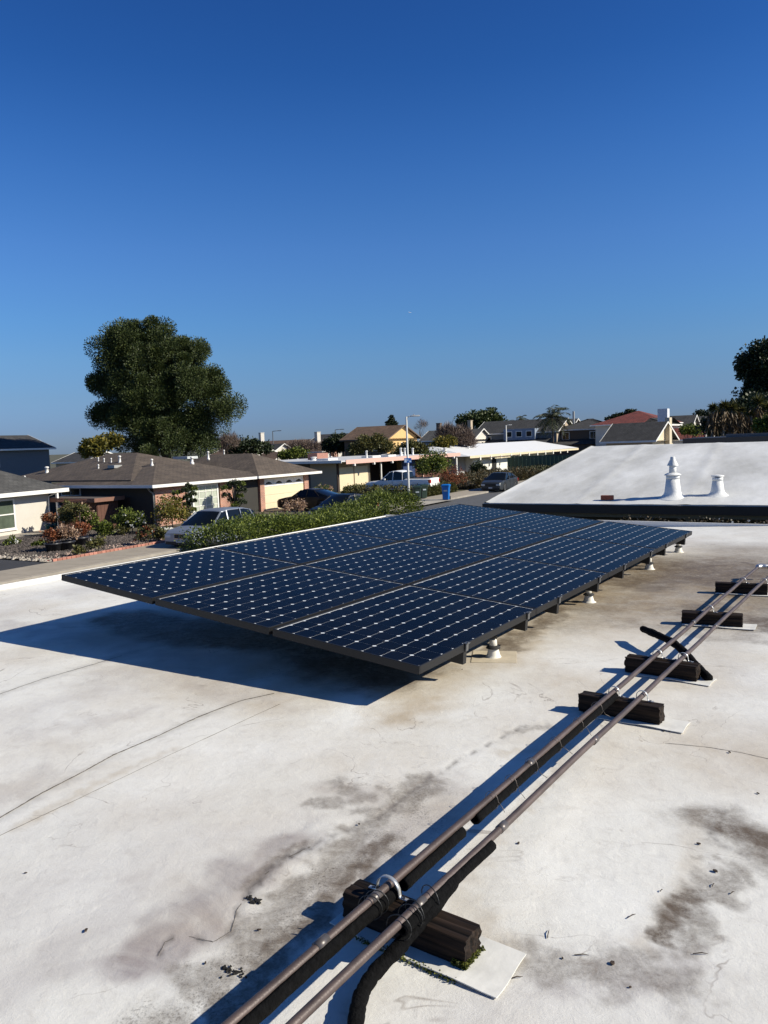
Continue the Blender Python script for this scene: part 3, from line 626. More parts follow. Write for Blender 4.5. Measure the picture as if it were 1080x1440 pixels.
blackt = pm('black_cable_tie', (.02, .02, .02), .4)
for px, lab in ((604, 'black cable tie looped round the right pipe beyond the nearest block'), (582, 'black cable tie round the right pipe above the nearest block'), (576, 'black cable tie beside another on the right pipe above the nearest block'), (560, 'black cable tie round the right pipe on the near side of the nearest block')):
    wire(P2l, px, lab, .036, False, blackt, .0016, (.002, -.008), .036)
for px, lab in ((518, 'black cable tie round the left pipe near the white strap'), (527, 'black cable tie on the left pipe beside the white strap')): wire(P1, px, lab, .034, False, blackt, .0016, (.006, -.012), .036)
# half round straps screwed to the blocks
def strap(P, px, label, rr=.030, big=False, zc=0.0):
    D = P[1]-P[0]; s = s_at(P, px); c = P[0]+D*s; r90 = Vector((P[2].y, -P[2].x, 0)); root = empty('pipe_strap', c, 0, label, 'pipe strap', 'galvanised straps over the pipes')
    w_ = .013 if big else .012; V = []; Fc = []; n = 26; prof = []
    zb = .098-ZP
    prof.append((rr+.028, zb)); prof.append((rr+.002, zb+.001))
    for i in range(n+1): a = math.pi*i/n; prof.append((rr*math.cos(a), max(zb, zc+rr*math.sin(a)*1.05+ .0)))
    prof.append((-rr-.002, zb+.001)); prof.append((-rr-.028, zb))
    for th in (0, .0022):
        for x, z in prof:
            k_ = 1+th/rr
            for sgn in (-1, 1): V.append(r90*x*k_+Vector((0, 0, z+th))+P[2]*sgn*w_/2)
    m_ = len(prof)
    for i in range(m_-1):
        a = 2*i; b = a+2; o = 2*m_
        Fc += [(a, a+1, b+1, b), (a+o, b+o, b+1+o, a+1+o), (a, b, b+o, a+o), (a+1, a+1+o, b+1+o, b+1)]
    mesh('band', V, Fc, fitting_m, root, True)
    for sg in (-1, 1): MB().lathe([(.006, 0), (.005, .004)], 8, tuple(r90*sg*(rr+.016)+Vector((0, 0, zb+.002)))).build('screw', grey_metal, root)
def spx(P, c, ax): # picture column where pipe P passes over the middle of a block
    pass
def cross(P, b):
    c, ax = b[0], b[1]; n_ = Vector((-ax.y, ax.x, 0)).normalized(); mid = c+n_*.045; d = P[1]-P[0]
    s = (mid-P[0]).dot(n_)/d.dot(n_); q = P[0]+d*s-Vector((0, 0, HC)); return 540+F*q.dot(_r)/q.dot(_f)
nb = ['nearest', 'second nearest', 'third', 'fourth', 'farthest']
strap(P1, 546, 'large white strap arched over the left pipe at the nearest block', .038, True, -.012)
for q in range(1, 5):
    for P, sd_ in ((P1, 'left'), (P2l, 'right')):
        if q == 3 and sd_ == 'right': continue
        strap(P, cross(P, blk[q])+(2 if q < 3 else 0), 'metal strap over the %s pipe on the %s wooden block' % (sd_, nb[q]), .026, False, -.004)
# loose foam pieces
def foam_piece(pts, label, r=.03, sq=.6, cat='foam'):
    root = empty('foam_piece', pts[0], 0, label, cat); P = [Vector(p)-Vector(pts[0]) for p in pts]; Q = []
    for i in range(len(P)-1):
        p0, p1_, p2_, p3 = P[max(i-1, 0)], P[i], P[i+1], P[min(i+2, len(P)-1)]
        for k_ in range(8):
            t_ = k_/8; Q.append(.5*((2*p1_)+(-p0+p2_)*t_+(2*p0-5*p1_+4*p2_-p3)*t_*t_+(-p0+3*p1_-3*p2_+p3)*t_**3))
    Q.append(P[-1]); rs = random.Random(4); rad = [r*rs.uniform(.9, 1.1) for _ in Q]; rad[0] *= .8; rad[-1] *= .85
    MB().tube(Q, rad, 12).build('foam', foam_m, root, True)
foam_piece([at(903, 884, .09), at(920, 891, .10), at(945, 903, .095), at(962, 917, .08), at(982, 939, .045), at(998, 955, .018)], 'curved black foam piece arching under the pipes beyond the third block', .024)
foam_piece([at(640, 1238, .105), at(602, 1285, .095), at(560, 1333, .06), at(527, 1368, .035), at(508, 1400, .03), at(500, 1440, .03), at(497, 1480, .03)], 'thick black foam tube bending down to the roof left of the nearest block', .020)

# small debris on the roof
leaf_d = pm('dead_leaf', (.05, .032, .02), .8, var=.4, scale=40); deb_m = pm('black_debris', (.012, .011, .010), .9)
def debris(px, py, r_, label, mat, n=7, name='dead_leaf', flat_=.25, el=1.6):
    rs = random.Random(px*7+py); p = at(px, py, 0); root_l = []
    V = []; r_ = r_*.62; a0 = rs.uniform(0, 6)
    ca, sa = math.cos(a0), math.sin(a0)
    for i in range(n):
        a = 2*math.pi*i/n; q = r_*rs.uniform(.55, 1.1); x, y = q*el*math.cos(a), q*math.sin(a)
        V.append((x*ca-y*sa, x*sa+y*ca, .001+rs.uniform(0, flat_)*r_))
    V2 = [(v[0]*.9, v[1]*.9, v[2]+.0015+.25*r_) for v in V]; Fc = [tuple(range(n))[::-1], tuple(range(n, 2*n))]+[(i, (i+1) % n, (i+1) % n+n, i+n) for i in range(n)]
    o = mesh(name, V+V2, Fc, mat); o.location = (p.x, p.y, .002); return tag(o, label, 'leaf' if 'leaf' in name else 'debris', 'bits of debris on the roof')
for (px, py, r_, lab) in ((36, 1229, .006, 'tiny dark leaf on the clean roof at the left edge'), (121, 1310, .009, 'small curled brown leaf lying alone on the lower left of the roof'), (505, 1160, .006, 'dark crumb on the gritty stain left of the foam'), (364, 1309, .008, 'round brown seed case beside the black cluster'),
                          (289, 1356, .006, 'small leaf at the lower tip of the grey stain'), (729, 1187, .008, 'brown leaf crumb on the clean roof right of the pipes'), (861, 1356, .011, 'curled brown leaf near the bottom of the clean patch'), (791, 1349, .006, 'small brown leaf beside the mossy pad'),
                          (1006, 1227, .012, 'dark leaf below the round brown stain'), (983, 1188, .009, 'reddish twig leaf at the edge of the round stain'), (1026, 1059, .009, 'dark scrap on the seam at the right'), (650, 905, .005, 'tiny crumb near the panel corner'), (886, 1390, .005, 'tiny dark crumb low on the roof'), (1066, 1117, .007, 'small leaf at the right edge above the stain'), (650, 942, .005, 'speck on the tan stain under the panel corner')):
    debris(px, py, r_, lab, leaf_d)
def clump(px, py, n, sp, r_, label, sd_):
    rs = random.Random(sd_); p = at(px, py, 0); mb = MB()
    for i in range(n):
        a = rs.uniform(0, 6.28); x, y = rs.gauss(0, sp), rs.gauss(0, sp*.6); q = [r_*rs.uniform(.5, 1.6) for _ in range(5)]
        V = [(x+q[k]*math.cos(a+k*1.257), y+q[k]*math.sin(a+k*1.257), .002) for k in range(5)]+[(x+.6*q[k]*math.cos(a+k*1.257), y+.6*q[k]*math.sin(a+k*1.257), .002+.5*r_*rs.random()+.002) for k in range(5)]
        mb.add(V, [(4, 3, 2, 1, 0), (5, 6, 7, 8, 9)]+[(k, (k+1) % 5, (k+1) % 5+5, k+5) for k in range(5)])
    o = mb.build('debris_clump', deb_m); o.location = (p.x, p.y, 0); o.rotation_euler = (0, 0, -.6); tag(o, label, 'debris')
clump(356, 1266, 16, .013, .007, 'black clump of debris beside the grey stain', 1); clump(330, 1366, 22, .02, .004, 'scattered black crumbs in front of the left pipe', 2); clump(318, 1363, 6, .006, .006, 'small black lump left of the crumbs', 3)
clump(940, 1028, 8, .03, .006, 'dark scraps of grit right of the second block', 4)
for i, (px, py, L_, a) in enumerate(((771, 1315, .02, 20), (888, 1290, .018, 60), (930, 1254, .008, 50), (1003, 1246, .012, 40), (985, 1343, .02, 95), (1030, 1257, .01, 60), (818, 1345, .02, 95), (725, 1377, .02, 80), (600, 1000, .0, 0))):
    if not L_: continue
    p = at(px, py, 0); d = azd(a)*L_; o = MB().tube([-d, d*.2+Vector((0, 0, .003)), d], [.0012, .0015, .0006], 6).build('twig', leaf_d); o.location = (p.x, p.y, .004)
    tag(o, ['dark forked twig on the clean roof below the pipes', 'thin dark twig in the middle of the clean patch', 'faint twig on the clean patch right of the middle', 'short twig between the two brown stains', 'twig lying across the grit at the lower right', 'tiny twig right of the stains', 'pale twig beside the curled leaf', 'twig beside the mossy pad corner'][i], 'twig', 'twigs on the roof')
p = at(771, 1315, 0)

# ================================================================== NEIGHBOURING HOUSE WITH THE WHITE ROOF
NA = 30.5; NS = azd(NA); NT = azd(NA+90)
nroof = None
def neighbour():
    o0 = at(683, 707, -.02); root = empty('white_roofed_house', (o0.x, o0.y, G), R(90-NA), 'neighbouring house with a sloping white roof and black gutter beyond the panels', 'house')
    # local x = away (up the slope), local y = to the left
    Z0 = -.02-G; rise = 1.10; run = 8.9; W_ = 13.0
    m, t, b = nodes('white_roof_coating'); L = t.links; b.inputs['Roughness'].default_value = .6
    tc = t.nodes.new('ShaderNodeTexCoord'); mp = t.nodes.new('ShaderNodeMapping'); mp.inputs['Scale'].default_value = (.35, 1.0, 1); mp.inputs['Rotation'].default_value = (0, 0, R(-22)); L.new(tc.outputs['Object'], mp.inputs[0])
    n = t.nodes.new('ShaderNodeTexNoise'); n.inputs['Scale'].default_value = .9; n.inputs['Detail'].default_value = 8; n.inputs['Roughness'].default_value = .62; L.new(mp.outputs[0], n.inputs[0])
    cr = t.nodes.new('ShaderNodeValToRGB'); e = cr.color_ramp.elements; e[0].position = .3; e[1].position = .7; e[0].color = (.50, .49, .45, 1); e[1].color = (.87, .87, .85, 1); L.new(n.outputs[0], cr.inputs[0])
    n2 = t.nodes.new('ShaderNodeTexNoise'); n2.inputs['Scale'].default_value = 30; n2.inputs['Detail'].default_value = 5; L.new(tc.outputs['Object'], n2.inputs[0])
    mx = t.nodes.new('ShaderNodeMix'); mx.data_type = 'RGBA'; mx.blend_type = 'MULTIPLY'; mx.inputs[0].default_value = .25; L.new(cr.outputs[0], mx.inputs[6]); L.new(n2.outputs['Fac'], mx.inputs[7])
    L.new(mx.outputs[2], b.inputs['Base Color'])
    bp = t.nodes.new('ShaderNodeBump'); bp.inputs['Distance'].default_value = .02; L.new(n.outputs[0], bp.inputs['Height']); L.new(bp.outputs[0], b.inputs['Normal'])
    xs = np.linspace(0, run, 90); ys = np.linspace(0, -W_, 130); Xg, Yg = np.meshgrid(xs, ys, indexing='ij')
    Z = Z0+rise*Xg/run+.03*(fbm(Xg, Yg, .7, 3, 5)-.5)
    for yy in (-2.1, -4.3, -6.6, -8.8): Z += .012*np.exp(-((Yg-yy-Xg*.05)/.09)**2)
    Z += .02*np.clip((Yg+.06)/.02, 0, 1)
    V = np.stack([Xg, Yg, Z], -1).reshape(-1, 3); n2_ = len(ys)
    i = np.arange(len(xs)-1)[:, None]*n2_+np.arange(n2_-1)[None]; Q = np.stack([i, i+n2_, i+n2_+1, i+1], -1).reshape(-1, 4)[:, ::-1]
    mesh('roof', V.tolist(), Q.tolist(), m, root, True)
    MB().add([(run, 0, Z0+rise-.01), (run, -W_, Z0+rise-.01), (2*run, -W_, Z0), (2*run, 0, Z0)], [(0, 1, 2, 3)]).build('rear_roof', m, root)
    blackg = pm('black_gutter', (.010, .010, .012), .35, var=.2, scale=4)
    MB().box(-.13, -.012, .03, -W_, Z0-.19, Z0-.012).build('gutter', blackg, root)
    MB().box(-.012, .02, .03, -W_, Z0-.18, Z0-.004).build('drip_edge', white_paint, root)
    olive = pm('olive_paint', (.10, .10, .075), .7, var=.1, scale=2)
    MB().box(.02, .8, -.02, -W_, Z0-.28, Z0-.06).build('soffit', olive, root)
    ed = MB(); ed.add([(0, .03, Z0-.2), (run, .03, Z0+rise-.2), (run, .03, Z0+rise+.02), (0, .03, Z0+.02), (0, .002, Z0-.2), (run, .002, Z0+rise-.2), (run, .002, Z0+rise+.02), (0, .002, Z0+.02)], [(0, 3, 2, 1), (4, 5, 6, 7), (0, 1, 5, 4), (1, 2, 6, 5), (2, 3, 7, 6), (3, 0, 4, 7)]); ed.build('barge_board', olive, root)
    dk = pm('dark_green_wall', (.035, .038, .032), .8, var=.15, scale=2)
    MB().box(.9, run*2-.6, -.6, -W_+.2, 0, Z0-.05).build('wall', dk, root)
    for y in (-4.3, -8.6): MB().box(.12, .24, y, y-.14, 0, Z0-.28).build('post', olive, root)
    for y0 in (-1.6, -5.8, -9.4):
        wf = MB().box(.86, .9, y0, y0-1.5, .9, 2.0).build('window', olive, root); MB().box(.85, .858, y0-.06, y0-1.44, .96, 1.94).build('pane', glass_dark, wf)
    inv = root.matrix_basis.inverted()
    def on(px, py):          # local point of the roof plane seen there
        d = ray(px, py); o = Vector((0, 0, HC)); n_ = Vector((0, 0, 1))-NS*(rise/run); p0 = Vector((o0.x, o0.y, -.02))
        t_ = (p0-o).dot(n_)/d.dot(n_); return o+d*t_
    vm_ = pm('white_vent_paint', (.72, .72, .70), .6, var=.08, scale=12, bump=.004, bscale=26)
    p = on(946, 699); k_ = p.y/F
    v = empty('roof_vent', p, 0, 'taller white two-tier roof vent with a conical cap on the white roof', 'roof vent')
    MB().lathe([(.42, -.06), (.34, -.03), (.24, .01), (.185, .06), (.165, .12), (.13, .40)], 28).build('base_cone', vm_, v, True)
    MB().lathe([(.135, .385), (.137, .455)], 28).build('band', vm_, v, True)
    autosmooth(MB().lathe([(.165, .462), (.175, .468), (.15, .488), (.10, .512), (.082, .515)], 28).build('collar', vm_, v))
    MB().lathe([(.073, .50), (.07, .68)], 24).build('flue', vm_, v, True)
    autosmooth(MB().lathe([(.112, .665), (.108, .685), (.05, .80), (.05, .835), (.04, .85)], 28).build('cap', vm_, v))
    p = on(1009, 696)
    v = empty('roof_vent', p, 0, 'shorter white roof vent with a flat cap, right of the tall vent', 'roof vent')
    MB().lathe([(.36, -.06), (.28, -.03), (.18, .02), (.14, .06), (.128, .10), (.10, .31)], 28).build('base_cone', vm_, v, True)
    MB().lathe([(.105, .30), (.106, .365)], 28).build('band', vm_, v, True)
    autosmooth(MB().lathe([(.118, .385), (.13, .39), (.12, .41), (.03, .425)], 28).build('cap', vm_, v))
    MB().lathe([(.05, .36), (.05, .39)], 16).build('neck', dark_opening, v, True)
    p = on(854, 703); p.z += .005
    b_ = empty('brick', p, R(90-NA), 'single red brick lying at the eave of the white roof', 'brick')
    o = MB().box(-.05, .05, -.13, .13, 0, .095).build('brick_body', pm('red_brick', (.27, .075, .04), .9, var=.25, scale=20, bump=.003), b_); bevel(o, .006, 2)
    r_ = bpy.data.objects.new
    o2 = on(1075, 702)
neighbour()

# ================================================================== HOUSES
shing_brown = brickm('brown_shingles', (.112, .086, .064), (.082, .062, .047), (.045, .035, .027), .32, .16, .012, (0, 0, 0), .01, .37)
shing_grey = brickm('grey_shingles', (.08, .077, .072), (.058, .056, .053), (.033, .033, .032), .32, .16, .012, (0, 0, 0), .01, .37)
shing_dark = brickm('dark_shingles', (.055, .053, .05), (.04, .038, .036), (.02, .02, .02), .35, .18, .012, (0, 0, 0), .01, .37)
shing_tan = brickm('tan_shingles', (.15, .092, .055), (.12, .074, .045), (.09, .06, .045), .35, .18, .012, (0, 0, 0), .01, .37)
tile_red = brickm('red_roof_tiles', (.22, .05, .035), (.16, .038, .03), (.07, .02, .015), .3, .35, .03, (0, 0, 0), .02, 0)
red_brick = brickm('red_brickwork', (.42, .17, .105), (.30, .11, .07), (.42, .36, .30), .22, .075, .010, (R(90), 0, 0), .004)
stucco_white = pm('white_stucco', (.54, .505, .45), .85, var=.06, scale=2, bump=.003, bscale=60)
stucco_cream = pm('cream_stucco', (.56, .48, .35), .85, var=.06, scale=2, bump=.003, bscale=60)
stucco_yellow = pm('yellow_stucco', (.62, .40, .17), .85, var=.06, scale=2)
cream_paint = pm('cream_paint', (.66, .56, .38), .6, var=.04, scale=2)
dark_brown = pm('dark_brown_paint', (.035, .02, .015), .75, var=.2, scale=4)
brown_wood = pm('brown_stained_wood', (.10, .042, .028), .8, var=.25, scale=6)
steel_m = pm('dull_vent_metal', (.35, .35, .34), .5, var=.1, metal=.4)
def hip(parent, x0, x1, y0, y1, z, rise, mat, ov=.5, axis='x', g0=False, g1=False, fascia=white_paint, ft=.16, name='roof'):
    X0, X1, Y0, Y1 = x0-ov, x1+ov, y0-ov, y1+ov
    if axis == 'x': h = (Y1-Y0)/2; a = X0 if g0 else X0+h; b = X1 if g1 else X1-h; r0, r1 = (a, (Y0+Y1)/2), (b, (Y0+Y1)/2)
    else: h = (X1-X0)/2; a = Y0 if g0 else Y0+h; b = Y1 if g1 else Y1-h; r0, r1 = ((X0+X1)/2, a), ((X0+X1)/2, b)
    V = [(X0, Y0, z), (X1, Y0, z), (X1, Y1, z), (X0, Y1, z), (*r0, z+rise), (*r1, z+rise)]
    Fc = [(0, 1, 5, 4), (2, 3, 4, 5), (3, 0, 4), (1, 2, 5)] if axis == 'x' else [(1, 2, 5, 4), (3, 0, 4, 5), (0, 1, 4), (2, 3, 5)]
    Fc = Fc[:2]+([] if (g0 if axis == 'y' else g0) else [Fc[2]])+([] if g1 else [Fc[3]])
    Vb = [(v[0], v[1], v[2]-.05) for v in V]
    Fb = [tuple(i+6 for i in f[::-1]) for f in Fc]
    rf = mesh(name, V+Vb, Fc+Fb, mat, parent)
    MB().box(X0-.02, X1+.02, Y0-.03, Y0, z-ft, z+.015).box(X0-.02, X1+.02, Y1, Y1+.03, z-ft, z+.015).box(X0-.03, X0, Y0, Y1, z-ft+.001, z+.014).box(X1, X1+.03, Y0, Y1, z-ft+.001, z+.014).build('fascia', fascia, rf) if not (g0 or g1) else None
    if g0 or g1:
        mb = MB()
        if axis == 'x':
            mb.box(X0, X1, Y0-.03, Y0, z-ft, z+.015).box(X0, X1, Y1, Y1+.03, z-ft, z+.015)
            for gx, on_ in ((X0-.02, g0), (X1+.02, g1)):
                if on_:
                    for yy in (Y0, Y1): mb.obox((gx, yy, z-.07), (gx, (Y0+Y1)/2, z+rise-.05), .04, ft)
        else:
            mb.box(X0-.03, X0, Y0, Y1, z-ft, z+.015).box(X1, X1+.03, Y0, Y1, z-ft, z+.015)
            for gy, on_ in ((Y0-.02, g0), (Y1+.02, g1)):
                if on_:
                    for xx in (X0, X1): mb.obox((xx, gy, z-.07), ((X0+X1)/2, gy, z+rise-.05), .04, ft)
        mb.build('fascia', fascia, rf)
    MB().add([(X0, Y0, z-.06), (X1, Y0, z-.06), (X1, Y1, z-.06), (X0, Y1, z-.06)], [(0, 3, 2, 1)]).build('soffit', fascia, rf)
    return rf
def gable_end(parent, axis, pos, a0, a1, z, rise, mat, th=.1, ov=.5):
    c = (a0+a1)/2; k = rise/((a1-a0)/2+ov); hh = k*((a1-a0)/2)+k*ov
    pr = [(a0, z-.1), (a1, z-.1), (a1, z+k*ov-.07), (c, z+rise-.07), (a0, z+k*ov-.07)]
    if axis == 'x': V = [(pos, y, zz) for y, zz in pr]+[(pos+th, y, zz) for y, zz in pr]
    else: V = [(x, pos, zz) for x, zz in pr]+[(x, pos+th, zz) for x, zz in pr]
    return mesh('gable', V, [(0, 1, 2, 3, 4), (9, 8, 7, 6, 5)]+[(i, i+5, (i+1) % 5+5, (i+1) % 5) for i in range(5)], mat, parent)
def window(parent, axis, pos, a, b, z0, z1, nx=2, nz=1, frame=white_paint, pane=glass_dark, fw=.06, out=-1, mw=.03, sill=True):
    # a window in the wall plane axis=pos; out: direction it faces
    def bx(mb, u0, u1, w0, w1, d0, d1):
        if axis == 'y': mb.box(u0, u1, pos+out*d0, pos+out*d1, w0, w1)
        else: mb.box(pos+out*d0, pos+out*d1, u0, u1, w0, w1)
    f = MB(); bx(f, a, b, z1-fw, z1, 0, .05); bx(f, a, b, z0, z0+fw, 0, .05); bx(f, a, a+fw, z0+fw, z1-fw, 0, .05); bx(f, b-fw, b, z0+fw, z1-fw, 0, .05)
    for i in range(1, nx): u = a+(b-a)*i/nx; bx(f, u-mw/2, u+mw/2, z0+fw, z1-fw, .012, .044)
    for j in range(1, nz): w_ = z0+(z1-z0)*j/nz; bx(f, a+fw, b-fw, w_-mw/2, w_+mw/2, .014, .042)
    fo = f.build('window', frame, parent); p = MB(); bx(p, a+fw, b-fw, z0+fw, z1-fw, .002, .012); p.build('pane', pane, fo)
    if sill: s_ = MB(); bx(s_, a-.05, b+.05, z0-.05, z0-.002, 0, .09); s_.build('sill', frame, fo)
    return fo
def roof_vent(parent, x, y, z, h=.45, r=.07, mat=None, nm='vent_pipe'):
    r *= .8; h *= .85
    return MB().lathe([(r*1.6, -.1), (r*1.5, .04), (r, .06), (r, h), (r*1.4, h+.01), (r*1.3, h+.07), (r*.4, h+.1)], 12, (x, y, z)).build(nm, mat or white_paint, parent, True)
def chimney(parent, x, y, z0, z1, w_=.9, d=.6, mat=None, name='chimney'):
    return MB().box(x-w_/2, x+w_/2, y-d/2, y+d/2, z0, z1).box(x-w_/2-.06, x+w_/2+.06, y-d/2-.06, y+d/2+.06, z1, z1+.1).build(name, mat or stucco_white, parent)
# --- house 1: grey roof, far left
def house_grey():
    c = at(72, 745, G); az = 21; root = empty('grey_roofed_house', (c.x, c.y, G), R(90-az), 'white stucco house with grey shingle roof at the left edge', 'house')
    # local x away, y left; near-right far corner at 0,0
    H = 2.32
    MB().box(-13, 0, 0, 5.6, 0, H).build('wall', stucco_white, root)
    hip(root, -13, 0, 0, 5.6, H+.02, 1.7, shing_grey, .75, 'x', False, False, ft=.2)
    window(root, 'y', 0, -5.6, -2.5, .35, 2.0, 2, 2, pane=pm('curtained_glass', (.08, .10, .075), .12, var=.3, scale=2), out=-1, fw=.09, mw=.06)
    MB().box(-12.5, -9.2, -.03, 0, 0, 2.1).build('garage_door', cream_paint, root)
    MB().box(-.12, .0, -.72, -.6, 0, H-.02).build('porch_post', white_paint, root)
    dp = MB().tube([(-.1, -.72, H-.05), (-.1, -.5, H-.25), (-.1, -.07, H-.4), (-.1, -.06, .1)], .045, 8).build('downspout', white_paint, root)
    MB().box(-6, -.3, -1.3, 0, .0, .07).build('path_slab', concrete2, root)
house_grey()
# --- house 2: brown hipped roofs, brick, bay window, garage
H2 = st(30.9, -32.55)
def house_brown():
    root = empty('brown_roofed_house', (H2.x, H2.y, G), R(90-SA-1), 'brown shingle-roofed house with brick front, white window and cream garage door', 'house')
    H = 2.42; L1 = 9.3; L2 = 14.3
    wb = pm('dark_green_siding', (.028, .026, .022), .8, var=.1, scale=3)
    MB().box(0, L1, .12, 11, 0, H).build('wall', wb, root)
    MB().box(L1, L2, .12, 9, 0, H).build('garage_wall', wb, root)
    MB().box(0, 2.45, 0, .12, 0, H-.02).build('brick_wall', red_brick, root); MB().box(5.2, 6.4, 0, .12, 0, H-.02).build('brick_wall', red_brick, root)
    MB().box(2.45, 5.2, -.25, .12, 0, .55).build('window_base', cream_paint, root)
    # bay window
    f = window(root, 'y', -.02, 2.8, 5.0, .5, 2.2, 4, 4, pane=pm('blinds_glass', (.42, .45, .38), .15, var=.2, scale=3), out=-1, fw=.11, mw=.035)
    MB().box(2.75, 5.05, .0, -.02, 2.2, 2.36).build('window_head', white_paint, root)
    MB().box(2.5, 2.75, -.03, .0, .6, 2.2).build('shutter', pm('grey_shutter', (.25, .27, .27), .7), root)
    MB().box(6.4, 9.2, .4, .5, 0, H).build('porch_recess', dark_brown, root)
    d_ = MB().box(7.1, 8.0, .34, .4, 0, 2.05).build('door', pm('dark_door', (.05, .02, .015), .5), root); MB().lathe([(.02, 0), (.02, .05)], 8, (7.2, .31, 1)).build('handle', steel_m, d_)
    MB().box(L1-.35, L1+.1, -.06, .12, 0, H-.02).build('brick_pier', red_brick, root); MB().box(L2-.5, L2, -.06, .12, 0, H-.02).build('brick_pier', red_brick, root)
    MB().box(L1+.1, L2-.5, .0, .12, 2.18, H-.01).build('garage_lintel', cream_paint, root)
    gd = MB().box(L1+.1, L2-.5, .06, .1, 0, 2.18).build('garage_door', cream_paint, root); w_ = (L2-L1-.6)/4
    me = None
    for r_ in range(4):
        for c_ in range(4):
            if r_ == 3:
                o = MB().box(L1+.1+c_*w_+.015, L1+.1+(c_+1)*w_-.015, .03, .06, 1.66, 2.16).build('door_window_panel', white_paint, gd)
    for r_ in range(3): o = MB().box(L1+.11, L2-.51, .03, .06, r_*.55+.006, (r_+1)*.55-.006).build('door_section', cream_paint, gd)
    for c_ in range(4):
        u0 = L1+.1+c_*w_+.16; V = [(u0, .026, 1.80)]+[(u0+(w_-.32)*(.5-.5*math.cos(math.pi*i/10)), .026, 1.80+.2*math.sin(math.pi*i/10)) for i in range(11)]+[(u0+(w_-.32), .026, 1.80)]
        V = [(u0+(w_-.32)*i/10, .026, 1.82+.16*math.sin(math.pi*i/10)) for i in range(11)]; V += [(v[0], .029, v[2]) for v in V]
        mesh('arched_pane', V, [tuple(range(11)), tuple(range(11, 22))[::-1]], glass_dark, gd)
    # roofs
    hip(root, -.1, L1, 0, 8, H, 1.15, shing_brown, .62, 'x', ft=.15)
    hip(root, L1-.6, L2, -.1, 9.5, H+.012, 1.45, shing_brown, .66, 'y', ft=.15, name='garage_roof')
    hip(root, .6, 9.6, 2.5, 14, H+.25, 1.55, shing_brown, .5, 'y', ft=.10, name='rear_roof', fascia=shing_brown)
    MB().tube([(-.3, .3, H-.1), (-.1, .3, H-.35), (-.04, .1, H-.5), (-.04, .1, .2)], .05, 8).build('downspout', steel_m, root)
    window(root, 'x', 0, 6.3, 8.1, 1.75, 2.25, 2, 1, out=-1)
    MB().box(-.03, 0, 2.0, 5.2, 0, 1.7).build('side_screen', dark_brown, root)
    for x, y, z, h, r in ((6.2, 3.2, H+1.0, .38, .11), (9.6, 5.0, H+1.2, .5, .08), (3.3, 7.4, H+1.2, .26, .045), (3.4, 8.2, H+1.2, .26, .045), (3.6, 9.0, H+1.25, .28, .045), (3.3, 6.6, H+1.2, .42, .09), (2.2, 7.3, H+.85, .25, .05), (1.6, 11.6, H+.6, .48, .13), (.8, 12.8, H+.25, .25, .05), (12.3, 6.0, H+1.3, .45, .06), (3.2, 3.6, H+1.0, .35, .08)):
        roof_vent(root, x, y, z, h, r)
    o = MB().box(2.0, 2.6, 5.6, 6.2, H+.9, H+1.08).build('skylight', steel_m, root)
    MB().box(8.2, 9.2, 5.6, 7.0, H+1.25, H+1.42).build('skylight', pm('skylight_dome', (.5, .52, .52), .3), root)
house_brown()
